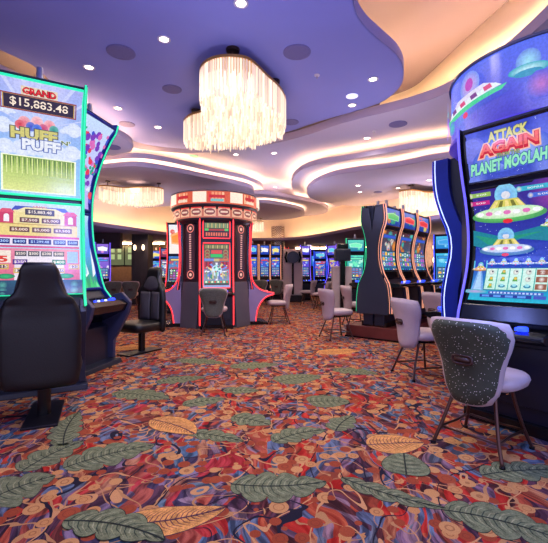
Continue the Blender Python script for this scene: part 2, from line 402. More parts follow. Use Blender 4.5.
def art_red_sign(c):
    c.bg(lambda u, v: (40, 14, 20), 2, 2); r = random.Random(5)
    c.rect(.05, .56, .95, .9, (90, 90, 50), n=1)
    for i in range(12): c.rect(.08+.073*i, .6, .13+.073*i, .86, (190, 180, 110) if i % 2 else (120, 150, 100), n=1)
    c.rect(.06, .44, .94, .53, (180, 60, 45), n=1); c.rect(.06, .43, .2, .56, (90, 190, 90), n=1); c.rect(.8, .43, .94, .56, (90, 190, 90), n=1)
    c.rect(.06, .08, .94, .38, (60, 18, 18), n=1)
    for i in range(9): c.rect(.1+.092*i, .13, .16+.092*i, .33, (230, 110, 70), n=1)
def art_red_main(c):
    c.bg(lambda u, v: mix((150, 170, 220), (70, 40, 30), v), 2, 8); R = c.rect
    R(.04, .86, .96, .97, (96, 90, 55))
    for i in range(10): c.rect(.08+.085*i, .88, .14+.085*i, .95, (190, 175, 110) if i % 2 else (140, 140, 80), n=1)
    for u in (.16, .84):
        for v in (.8, .73, .65): c.ell(u, v, .11, None, (215, 190, 110), (110, 90, 50), 12); c.ell(u, v, .06, None, (150, 60, 40), None, 8)
    R(.3, .76, .7, .84, (215, 70, 60)); R(.28, .68, .72, .75, (40, 190, 90)); R(.05, .6, .4, .65, (110, 140, 220)); R(.6, .6, .95, .65, (200, 110, 60)); R(.4, .59, .6, .65, (200, 180, 110))
    for u0 in (.04, .66): R(u0, .42, u0+.3, .58, (190, 30, 45)); R(u0+.05, .45, u0+.12, .58, (120, 20, 35)); R(u0+.18, .45, u0+.24, .58, (120, 20, 35))
    for k in range(12):
        a = 2*PI*k/12; c.poly([(.5, .36), (.5+.44*math.cos(a-.1), .36+.2*math.sin(a-.1)), (.5+.44*math.cos(a+.1), .36+.2*math.sin(a+.1))], ((240, 240, 255), (110, 140, 220), (230, 200, 120))[k % 3])
    c.ell(.5, .38, .2, .13, (255, 255, 255), (190, 215, 240), 14); c.ell(.5, .4, .08, .12, (215, 250, 240), (150, 220, 215), 12)
    rq = random.Random(3)
    for k in range(30): c.ell(rq.uniform(.08, .92), rq.uniform(.2, .5), rq.uniform(.015, .05), None, rq.choice(((200, 60, 60), (60, 80, 180), (240, 220, 160), (60, 150, 120))), None, 7)
    for i in range(7): c.rect(.1+.12*i, .2, .15+.12*i, .36, ((120, 160, 120), (90, 120, 190), (200, 190, 150))[i % 3])
    R(.04, .06, .96, .1, (70, 55, 35)); R(.04, .1, .96, .16, (40, 160, 120))
    for i in range(8): c.rect(.08+.11*i, .11, .15+.11*i, .15, ((240, 240, 210), (220, 60, 60))[i % 2], n=1)

# ------------------------------------------------------------------ shared materials
DARK = mat('cabinet_dark_navy', (30, 34, 52), .35, .1, .1, 5, spec=.5)
BLK = mat('black_gloss_trim', (14, 14, 18), .22, 0, .1, 5)
GREY = mat('cabinet_grey', (92, 92, 108), .4, .2, .08, 4)
SILV = mat('brushed_silver', (170, 170, 185), .3, .9, .08, 30)
CHROME = mat('chrome', (200, 200, 210), .15, 1, .03, 20)
BRONZE = mat('bronze_tube', (92, 66, 62), .32, .85, .08, 20)
CUSH = mat('lavender_grey_vinyl', (178, 160, 168), .5, 0, .06, 10, bump=.08)
VINYL = mat('black_vinyl', (13, 12, 16), .42, 0, .1, 10, bump=.08)
GOLD = mat('gold_rim', (200, 150, 80), .3, .8, .1, 20)
PURP = mat('purple_panel', (150, 134, 184), .45, .1, .06, 4)
LCYAN = led('led_cyan_green', (40, 215, 150), 1.0); LBLUE = led('led_blue', (40, 75, 255), 1.6); LWB = led('led_pale_blue', (190, 205, 255), 1.6)
LRED = led('led_red', (255, 60, 66), 1.5); LCOP = led('led_copper', (235, 160, 125), .9); LPUR = led('led_purple', (120, 90, 245), 1.3); LGRN = led('led_green', (30, 190, 130), 1.1)
LWHT = led('led_white', (255, 235, 205), 3.); LORG = led('led_orange', (255, 110, 60), 1.5)
BLUEP = mat('blue_lacquer', (24, 44, 150), .3, .2, .15, 3)
def fabric_dots():
    m = mat('dark_green_sparkle_fabric', (56, 60, 48), .75, 0, .25, 9, bump=.1)
    nt = m.node_tree; b = nt.nodes['Principled BSDF']; src = b.inputs['Base Color'].links[0].from_socket
    tc = nt.nodes.new('ShaderNodeTexCoord'); v = nt.nodes.new('ShaderNodeTexVoronoi'); v.inputs['Scale'].default_value = 62
    nt.links.new(tc.outputs['Object'], v.inputs['Vector'])
    lt = nt.nodes.new('ShaderNodeMath'); lt.operation = 'LESS_THAN'; lt.inputs[1].default_value = .17
    nt.links.new(v.outputs['Distance'], lt.inputs[0])
    mx = nt.nodes.new('ShaderNodeMix'); mx.data_type = 'RGBA'; mx.inputs[7].default_value = (.75, .74, .68, 1)
    nt.links.new(lt.outputs[0], mx.inputs[0]); nt.links.new(src, mx.inputs[6]); nt.links.new(mx.outputs[2], b.inputs['Base Color'])
    return m
SPARK = fabric_dots()
GREENF = mat('sage_fabric', (94, 98, 92), .7, 0, .25, 40)

# ------------------------------------------------------------------ slot machines
PROF_J = [(0.6, .34), (.82, .30), (.98, .18), (1.26, .10), (1.53, .03), (1.87, 0), (2.24, .02), (2.61, .13), (2.9, .27), (3.06, .38)]
PROF_S = [(0.6, .20), (.85, .17), (1.0, .11), (1.25, .02), (1.5, 0), (1.75, .04), (1.95, .10), (2.15, .15), (2.34, .17)]
PROF_B = [(0.45, .20), (.75, .16), (.95, .06), (1.2, .00), (1.45, .0), (1.7, .05), (1.85, .10), (2.05, .10), (2.36, .05)]
def smooth_prof(p, z0, z1, n):
    pts = crom([(z, d) for z, d in p], 8)
    tab = [(a, b) for a, b in pts]
    return lambda z: interp(tab, z)
def make_slot(label, x, y, rot, W, sw, prof, zs, arts, ledm, body=None, fin=.1, finw=.03, finz=None, group=None, lean=False,
              panelm=None, deck='swoop', framem=None, frame_t=.012, back=.34, topz=None, lower=None, scrm=None, decktrim=None, name='slot_machine', candle=True, zoff=0, seed=0, deckart=True, finm=None):
    body = body or DARK; panelm = panelm or body; framem = framem or BLK; finm = finm or BLK
    t = thing(name, label, 'slot machine', x, y, zoff, rot, group)
    P = smooth_prof(prof, 0, 0, 0); z0, z1, z2, z3 = zs; topz = topz or z3+.04
    fz = finz or (z0-.12, topz)
    # cabinet body: follows the screen curve at the front
    n = 18; fr = [(-(P(fz[0]+(topz-fz[0])*i/n)-.015), fz[0]+(topz-fz[0])*i/n) for i in range(n+1)]
    bk = [(-(P(z)-.26) if z > 1.6 else back, z) for z in (topz, topz*.9, topz*.8, topz*.7, 1.5, 1.2, .8, fz[0])]
    bk = [(min(max(yy, -.1), back), z) for yy, z in bk]
    MB().prismx(fr+bk, -W/2+finw, W/2-finw).build('cabinet', body, t, bevel=.008)
    # side fins with light strips
    for s in (-1, 1):
        n = 22; zz = [fz[0]+(fz[1]-fz[0])*i/n for i in range(n+1)]
        f1 = [(-(P(z)+.035), z) for z in zz]; f2 = [(-(P(z)+.035-fin), z) for z in reversed(zz)]
        xs = s*W/2
        fo = MB().prismx(f1+f2, min(xs, xs-s*finw), max(xs, xs-s*finw)).build('side_fin', finm, t)
        if lean and s > 0 and False: continue
        MB().tube([(xs-s*finw/2, yy-.004, z) for yy, z in f1], .011, 6).build('light_strip', ledm, fo)
        MB().tube([(xs+s*.002, yy+.03, z) for yy, z in f1], .005, 5).build('edge_light', LWB if finm is BLUEP and lean else ledm, fo)
    def fn(za, zb):
        def g(u, v, o):
            z = za+(zb-za)*v
            return (-sw/2+sw*u, -(P(z)+.012+o), z)
        return g
    def frame(za, zb, parent):
        m = MB(); n = 10; zz = [za+(zb-za)*i/n for i in range(n+1)]
        pts = [(-sw/2, -(P(z)+.015), z) for z in zz]+[(sw/2, -(P(z)+.015), z) for z in reversed(zz)]
        m.tube(pts, frame_t, 6, closed=True); m.build('screen_frame', framem, parent)
    st = .0002 if not lean else .0004
    if arts[0]:
        c = Cv(fn(z2, z3), sw, z3-z2, st, max(2, int((z3-z2)/(.12 if lean else .05)))); arts[0](c); o = c.done('upper_screen', t, scrm); frame(z2, z3, o)
    c = Cv(fn(z0, z1), sw, z1-z0, st, max(3, int((z1-z0)/(.12 if lean else .05)))); arts[1](c); o = c.done('main_screen', t, scrm); frame(z0, z1, o)
    # lower body and button deck
    hw = W/2
    if deck == 'swoop':
        side = [(.50, .90), (.67, .93), (.84, .80), (.79, .66), (.64, .45), (.51, .30), (.50, .07), (.02, .07), (.0, .45), (.22, .62), (.35, .78)]
        if lower:
            side = [(d*lower, z) for d, z in side]
        else: lower = 1.
        for s in (-1, 1):
            a, b = sorted((s*hw, s*(hw-.06)))
            po = MB().prismx([(-d, z) for d, z in side], a, b).build('deck_side', panelm, t, bevel=.008)
            if decktrim: MB().tube([(s*(hw+.004), -d, z) for d, z in crom([(0.02, 1.2), (.05, .95), (.25*lower, .82), (.6*lower, .78), (.84*lower, .80), (.70*lower, .74), (.45*lower, .6), (.25*lower, .3), (.2*lower, .08)], 5)], .011, 6).build('deck_light', decktrim, po)
        top = [(.12, .82), (.5*lower, .80), (.70*lower, .84), (.80*lower, .79), (.74*lower, .70), (.3*lower, .55), (.1, .55)]
        dk = MB().prismx([(-d, z) for d, z in top], -hw+.05, hw-.05).build('button_deck', BLK, t, bevel=.006)
        MB().prismx([(-d, z) for d, z in [(.1, .6), (.42*lower, .5), (.42*lower, .05), (-back, .05), (-back, .6)]], -hw+.08, hw-.08).build('pedestal', body, t, bevel=.01)
        MB().prismx([(-d, z) for d, z in [(.62*lower, .0), (.60*lower, .055), (.3*lower, .08), (-back-.02, .08), (-back-.02, 0)]], -hw-.02, hw+.02).build('base', body, t, bevel=.008)
        dy, dz = -.62*lower, .835
    elif deck == 'wing':
        side = crom([(.04, 1.25), (.08, 1.0), (.22, .82), (.42, .74), (.56, .72)], 5)+crom([(.56, .68), (.40, .63), (.28, .52), (.19, .34), (.15, .08)], 5)+[(0, .08), (0, 1.25)]
        for s in (-1, 1):
            a, b = sorted((s*hw, s*(hw-.05)))
            po = MB().prismx([(-d, z) for d, z in side], a, b).build('deck_side', panelm, t)
            MB().tube([(s*(hw+.004), -d-.005, z) for d, z in [(.02, 2.2), (.02, 1.7)]+side[:-2]], .014, 6).build('deck_light', decktrim, po)
        dk = MB().prismx([(-d, z) for d, z in [(.0, .72), (.5, .715), (.54, .70), (.4, .65), (0, .6)]], -hw+.05, hw-.05).build('button_deck', BLK, t, bevel=.006)
        MB().prismx([(-d, z) for d, z in [(.0, .8), (.1, .8), (.12, .1), (0, .1)]], -hw+.05, hw-.05).build('lower_cabinet', body, t)
        MB().prismx([(-d, z) for d, z in [(.45, 0), (.43, .05), (.2, .08), (0, .08), (0, 0)]], -hw, hw).build('base', BLK, t)
        dy, dz = -.4, .715
    else:
        z = zs[0]
        MB().prismx([(-d, q) for d, q in [(.06, z-.02), (P(z)+.03, z-.02), (P(z)+.07, z-.14), (.10, z-.16)]], -sw/2-.05, sw/2+.05).build('bezel', BLK, t, bevel=.006)
        dk = MB().prismx([(-d, q) for d, q in [(.08, .78), (.30, .78), (.40, .765), (.41, .73), (.34, .70), (.1, .66)]], -hw+.02, hw-.02).build('button_deck', BLK, t, bevel=.012)
        MB().prismx([(-d, q) for d, q in [(.10, .02), (.12, .70), (.1, .80), (-back, .80), (-back, .02)]], -hw+.01, hw-.01).build('lower_cabinet', body, t, bevel=.012)
        MB().box(-hw+.02, hw-.02, -.14, back+.01, 0, .09).build('base', BLK, t, bevel=.006)
        d = MB().box(-sw/2, sw/2, -.127, -.115, .2, .64).build('belly_door', body, t, bevel=.004)
        for q in (.28, .56): MB().lathe([(.001, 0), (.016, 0), (.016, .012), (.001, .012)], 12).build('door_lock', CHROME, d).matrix_local = Matrix.Translation((.0, -.128, q)) @ Matrix.Rotation(PI/2, 4, 'X')
        if deckart:
            c = Cv(lambda u, v, o: (-.24+.22*u, -.13-.10*(1-v)*.0-.001-o, .80+.08*v), .22, .08); c.bg(lambda u, v: (225, 225, 240), 1, 1)
            c.rect(.08, .2, .5, .8, (170, 190, 235)); c.rect(.6, .2, .92, .8, (120, 130, 180)); c.done('player_display', t)
        dy, dz = -.32, .785
    if not lean or True:
        for i in range(5 if not lean else 3):
            bx = -.14+.07*i if not lean else -.1+.1*i
            MB().lathe([(.0, .022), (.014, .022), (.017, .014), (.017, 0)], 10, (bx, dy)).build('button', LWB if i % 2 else LBLUE, dk).location = (0, 0, dz)
        MB().lathe([(.0, .03), (.03, .03), (.036, .02), (.036, 0)], 14, (.2*W/.8, dy)).build('spin_button', LBLUE, dk).location = (0, 0, dz)
    # candle light on top
    ty = -(P(topz)-.1)
    if candle: MB().lathe([(.001, .13), (.025, .13), (.028, .12), (.028, .075), (.032, .07), (.032, .02), (.038, .015), (.038, 0), (.001, 0)], 14, (0, ty)).build('signal_light', SILV, t, smooth=False).location = (0, 0, topz)
    if label == 'x': pass
    return t

# ------------------------------------------------------------------ chairs
def superpad(w, d, z0, z1, n=28, e=3.2, bulge=.012):
    m = MB(); rings = []
    lv = [(z0, .86), (z0+.012, .95), ((z0+z1)/2, 1.0), (z1-.02, .97), (z1-.004, .9), (z1+bulge*.6, .7), (z1+bulge, .35)]
    vs = []
    for z, k in lv:
        for i in range(n):
            a = 2*PI*i/n; ca, sa = math.cos(a), math.sin(a)
            vs.append((w/2*k*math.copysign(abs(ca)**(2/e), ca), d/2*k*math.copysign(abs(sa)**(2/e), sa), z))
    L = len(lv); fs = [(j*n+i, j*n+(i+1) % n, (j+1)*n+(i+1) % n, (j+1)*n+i) for j in range(L-1) for i in range(n)]
    fs += [tuple(range(n))[::-1], tuple((L-1)*n+i for i in range(n))]
    m.add(vs, fs); return m
def make_stool(label, x, y, rot, backm=None, group=None):
    # sits looking along local +Y; backrest on the -Y side
    t = thing('casino_chair', label, 'chair', x, y, 0, rot, group)
    superpad(.50, .46, .43, .52).build('seat', CUSH, t, smooth=True).location = (0, .05, 0)
    prof = [(0, .135), (.1, .165), (.25, .19), (.42, .205), (.55, .225), (.68, .255), (.8, .272), (.92, .268), (1., .25)]
    def sh(u, v, off, k=1., z0=.33, z1=.90):
        hw = interp(prof, v)*k; a = (u*2-1)
        zz = z0+(z1-z0)*v-(.022*abs(a)**3 if v > .8 else 0)+(.02*abs(a)**3 if v < .1 else 0)
        yy = -.215-.10*(v-.2)**2*1.2-.03*v+.115*abs(a)**2.2*(.5+.5*v)
        return (a*hw, yy+off, zz)
    m = MB()
    nu, nv = 14, 14
    def closed(offs, k, z0, z1, bul):
        vs = []; fs = []
        for side, off in enumerate(offs):
            for j in range(nv+1):
                for i in range(nu+1):
                    u, v = i/nu, j/nv; e = min(u, 1-u, v, 1-v); e = min(1, e*7)**.5
                    o = off*(.35+.65*e)+ (bul*e if side else 0)
                    vs.append(sh(u, v, o, k, z0, z1))
        N = (nu+1)*(nv+1); g = lambda s_, i, j: s_*N+j*(nu+1)+i
        for j in range(nv):
            for i in range(nu):
                fs.append((g(0, i, j), g(0, i+1, j), g(0, i+1, j+1), g(0, i, j+1))); fs.append((g(1, i, j), g(1, i, j+1), g(1, i+1, j+1), g(1, i+1, j)))
        for i in range(nu):
            fs.append((g(0, i, 0), g(1, i, 0), g(1, i+1, 0), g(0, i+1, 0))); fs.append((g(0, i, nv), g(0, i+1, nv), g(1, i+1, nv), g(1, i, nv)))
        for j in range(nv):
            fs.append((g(0, 0, j), g(0, 0, j+1), g(1, 0, j+1), g(1, 0, j))); fs.append((g(0, nu, j), g(1, nu, j), g(1, nu, j+1), g(0, nu, j+1)))
        return MB().add(vs, fs)
    closed((-.008, .05), 1., .33, .90, .018).build('backrest', CUSH, t, smooth=True)
    closed((-.024, -.004), .955, .338, .885, 0).build('back_panel', backm or SPARK, t, smooth=True)
    hd = MB()
    for i in range(20):
        a = 2*PI*i/20; hd.v.append((.062*math.copysign(abs(math.cos(a))**.5, math.cos(a)), 0, .027*math.copysign(abs(math.sin(a))**.5, math.sin(a))))
    pts = hd.v; h = MB(); h.tube(pts, .010, 6, closed=True); h.tube([(-.05, .004, 0), (.05, .004, 0)], .018, 8)
    ho = h.build('handle', mat('brown_plastic', (58, 32, 28), .35, 0, .1, 10), t, smooth=True); ho.location = (.0, -.268, .63)
    fr = MB(); fr.box(-.16, .16, -.16, .2, .395, .435); fr.build('seat_frame', BLK, t, bevel=.01)
    for sx in (-1, 1):
        for sy in (-1, 1):
            pts = crom([(sx*.13, sy*.12+.02, .41), (sx*.155, sy*.15+.01, .28), (sx*.19, sy*.19, .13), (sx*.225, sy*.225, .012)], 4)
            lg = MB().tube(pts, .0125, 8).build('leg', BRONZE, t, smooth=True)
            MB().lathe([(.001, 0), (.018, 0), (.018, .012), (.013, .02)], 10, (sx*.225, sy*.225)).build('foot', BLK, lg)
    z = .125; r = .192
    MB().tube([(a*r, b*r, z) for a, b in ((-1, -1), (0, -.93), (1, -1), (.93, 0), (1, 1), (0, .93), (-1, 1), (-.93, 0))], .009, 8, closed=True).build('footrest_ring', BRONZE, t, smooth=True)
    return t
def make_highback(label, x, y, rot):
    t = thing('gaming_chair', label, 'chair', x, y, 0, rot)
    prof = [(0, .24), (.03, .265), (.12, .28), (.5, .285), (.62, .27), (.70, .235), (.77, .165), (.84, .137), (.95, .128), (1., .095)]
    def shell(y0, th, k, z0, z1, dish):
        nu, nv = 14, 34; vs = []; fs = []
        for s_ in (0, 1):
            for j in range(nv+1):
                v = j/nv; hw = interp(prof, v)*k
                for i in range(nu+1):
                    a = i/nu*2-1; z = z0+(z1-z0)*v; e = min(1, (1-abs(a))*8)**.5*min(1, min(v, 1-v)*22)**.5
                    yy = y0-.10*max(0, v-.55)**1.5*2+.0*v + (s_*th*(.35+.65*e) if s_ else -th*.15*e)
                    yy += dish*abs(a)**2.5*(1 if v < .68 else .4)
                    vs.append((a*hw, yy, z))
        N = (nu+1)*(nv+1); g = lambda s2, i, j: s2*N+j*(nu+1)+i
        for j in range(nv):
            for i in range(nu):
                fs.append((g(0, i, j), g(0, i+1, j), g(0, i+1, j+1), g(0, i, j+1))); fs.append((g(1, i, j), g(1, i, j+1), g(1, i+1, j+1), g(1, i+1, j)))
        for i in range(nu):
            fs.append((g(0, i, 0), g(1, i, 0), g(1, i+1, 0), g(0, i+1, 0))); fs.append((g(0, i, nv), g(0, i+1, nv), g(1, i+1, nv), g(1, i, nv)))
        for j in range(nv):
            fs.append((g(0, 0, j), g(0, 0, j+1), g(1, 0, j+1), g(1, 0, j))); fs.append((g(0, nu, j), g(1, nu, j), g(1, nu, j+1), g(0, nu, j+1)))
        return MB().add(vs, fs)
    shell(-.24, .085, 1., .29, 1.27, .05).build('backrest', VINYL, t, smooth=True)
    pad = mat('charcoal_pad', (64, 60, 70), .45, 0, .1, 10, bump=.1)
    for s in (-1, 1):
        MB().grid(lambda u, v: (s*(.012+.19*u), -.14+.035*math.sin(PI*u)*math.sin(PI*v)+.02*u-.025*v, .47+.42*v), 8, 10).build('back_cushion', pad, t, smooth=True, solid=.02)
    MB().grid(lambda u, v: ((u*2-1)*(.2-.075*v), -.165+.045*math.sin(PI*u)**.6*math.sin(PI*min(1, v+.05))-.09*v, .94+.28*v+.04*(1-abs(u*2-1))*(-1)*(1-v)), 10, 8).build('headrest', pad, t, smooth=True, solid=.02)
    superpad(.56, .52, .33, .46, e=4).build('seat', VINYL, t, smooth=True).location = (0, .08, 0)
    MB().lathe([(.05, .02), (.05, .33)], 16, (0, .02)).build('pedestal', BLK, t, smooth=True)
    MB().box(-.125, .125, -.27, .36, 0, .022).build('base_plate', mat('dark_steel', (40, 38, 46), .4, .7, .1, 10), t, bevel=.006)
    return t

# ================================================================== SETTING
def slab_mat(name, rgb, var=.04): return mat(name, rgb, .85, 0, var, .8, bump=.02, spec=.2)
PA = slab_mat('ceiling_lavender_with_blue_light', (136, 138, 204)); PB = slab_mat('ceiling_paint_lavender', (178, 170, 196))  # near slab: blue light mixed into its lavender paint colour
PH = slab_mat('ceiling_paint_mauve', (128, 114, 126)); CREAM = slab_mat('bulkhead_cream', (236, 220, 208))
def coveled(n, s):
    m = mat(n, (255, 226, 190), .5, 0, .02, 5, emit=(255, 206, 140), es=s); return m
COVE = coveled('cove_light', 55.); COVE2 = coveled('cove_light_soft', 45.); COVE3 = coveled('cove_light_aisle', 62.)
cnt = [0]
def slab(px, z, th, m, closed=True, n=5, extra=None, cove=None, inset=.11, raw=False, crange=None):
    P = [p for p in px] if raw else [at(a, b, z) for a, b in px]
    c = crom(P, n, closed=not extra)
    poly = c+(extra or [])
    o = MB().prismz(poly, z, z+th).build('ceiling', m, kind='structure')
    if cove:
        # orientation
        A = sum(a[0]*b[1]-b[0]*a[1] for a, b in zip(poly, poly[1:]+poly[:1])); sg = 1 if A > 0 else -1
        line = []
        N = len(c); rng = range(N) if not extra else range(1, N-1)
        for i in rng:
            if crange and not (crange[0] <= i/N <= crange[1]): continue
            a = Vector(c[(i-1) % N][:2]); b = Vector(c[(i+1) % N][:2]); d = (b-a)
            if d.length < 1e-6: continue
            d.normalize(); nn = Vector((-d.y, d.x))*sg*inset
            line.append((c[i][0]+nn.x, c[i][1]+nn.y, z+th+.015))
        cnt[0] += 1
        MB().tube(line, .018, 5, closed=(not extra and not crange)).build('trim_%d' % cnt[0], cove, kind='structure')
        # lip that hides the strip
        cc = c if extra else c+[c[0]]
        lip = MB(); M = len(cc)
        vs = [(p[0], p[1], zz) for p in cc for zz in (z, z+th+.045)]
        lip.add(vs, [(2*i, 2*i+2, 2*i+3, 2*i+1) for i in range(M-1)])
        cnt[0] += 1; lip.build('trim_%d' % cnt[0], m, kind='structure', solid=.012)
    return o
XW, YB, ZH = 13., 27., 4.75
MB().box(-XW, XW, -4, YB, ZH, ZH+.1).build('ceiling', PH, kind='structure')
# slab A: near ceiling cloud over the aisle
A_px = [(353, -60), (352, -25), (353, 0), (357, 15), (367, 29), (383, 43), (397, 56), (403, 69), (402, 82), (394, 93), (379, 103), (352, 112), (320, 121), (290, 131), (255, 141), (225, 147), (190, 149), (163, 147), (140, 143), (125, 137), (111, 130), (90, 115), (60, 90), (38, 69), (18, 58), (-10, 45), (-60, 20)]
slab(A_px, 3.9, .1, PA, extra=[(-12, 1.5), (-12, -3.9), (1.0, -3.9)], cove=COVE3, inset=.12)
# slab B: big field beyond, with the sweeping riser wall behind its edge
B_px = [(660, -90), (600, -35), (548, 19), (500, 60), (450, 91), (420, 103), (395, 110), (370, 116), (340, 124), (300, 137), (260, 146), (225, 151), (190, 153), (160, 151.5), (135, 148), (110, 139), (85, 125), (40, 95), (0, 75), (-60, 50)]
slab(B_px, 3.85, .1, PB, extra=[(-12.9, 3.2), (-12.9, 26.9), (12.9, 26.9), (12.9, 1.2)], cove=coveled('cove_light_riser', 105.), inset=.13)
riser = [at(a, b, ZH) for a, b in [(600, -80), (545, -30), (510, 0), (482, 25), (455, 50), (432, 72), (412, 88), (380, 100)]]
riser = crom(riser, 5)
m = MB(); m.add([(x, y, z) for x, y in riser for z in (3.9, ZH)], [(2*i, 2*i+2, 2*i+3, 2*i+1) for i in range(len(riser)-1)])
cnt[0] += 1; m.build('trim_%d' % cnt[0], CREAM, smooth=True, kind='structure', solid=.02)
# lower cloud tiers
slab([(-40, 90), (20, 100), (60, 110), (90, 120), (111, 132), (127, 140), (133, 147), (128, 152), (112, 155.5), (85, 158), (40, 160), (-20, 155)], 3.6, .06, PB, cove=COVE2)
C1 = [(560, 128), (500, 137), (460, 142), (420, 147), (380, 154), (345, 160), (318, 164), (300, 171), (292, 181), (294, 193), (305, 204), (330, 211), (380, 216), (440, 216), (520, 212), (600, 200)]
slab(C1, 3.6, .06, PB, cove=COVE)
D1 = [(560, 140), (500, 151), (460, 156), (430, 160), (395, 167), (360, 171), (332, 176), (313, 184), (307, 192), (312, 199), (332, 204), (370, 207), (400, 208), (440, 207), (500, 203), (560, 196)]
slab(D1, 3.4, .06, PB, cove=COVE)
E1 = [(60, 168), (85, 163.5), (110, 160), (137, 158), (165, 161.5), (195, 168), (225, 175), (247, 180), (262, 187), (258, 193), (230, 200), (170, 205), (110, 208), (60, 208), (20, 195), (20, 180)]
slab(E1, 3.6, .06, PB, cove=COVE)
E2 = [(60, 176), (85, 171), (110, 168), (137, 166.5), (170, 171), (205, 178), (235, 184), (252, 189), (250, 196), (225, 202), (170, 206), (110, 210), (60, 211), (20, 205), (20, 188)]
slab(E2, 3.42, .06, PB, cove=COVE)
F1 = [(240, 195), (265, 194), (290, 198), (315, 203), (328, 209), (322, 214), (295, 217), (262, 218), (240, 212), (232, 203)]
slab(F1, 3.4, .06, PB, cove=COVE2)
F2 = [(236, 205), (262, 203), (285, 206), (303, 211), (300, 217), (275, 220), (245, 219), (232, 212)]
slab(F2, 3.25, .06, PB, cove=COVE2)
# bulkhead and low ceiling at the back
BH = [(-30, 205), (40, 217), (85, 224), (130, 230), (175, 236), (230, 240), (286, 240), (318, 236.5), (360, 229), (400, 224), (450, 217), (548, 203), (620, 190)]
bh = crom([at(a, b, 2.6) for a, b in BH], 5)
m = MB(); m.add([(x, y+.3, z) for x, y in bh for z in (2.6, 3.86)], [(2*i, 2*i+2, 2*i+3, 2*i+1) for i in range(len(bh)-1)])
cnt[0] += 1; m.build('trim_%d' % cnt[0], CREAM, smooth=True, kind='structure')
LOWM = slab_mat('low_ceiling_taupe', (112, 96, 104))
slab(BH, 2.55, .06, slab_mat('soffit_lavender', (120, 108, 140)), extra=[(12.9, 8), (12.9, 26.9), (-12.9, 26.9), (-12.9, 8)], cove=COVE, inset=.14)
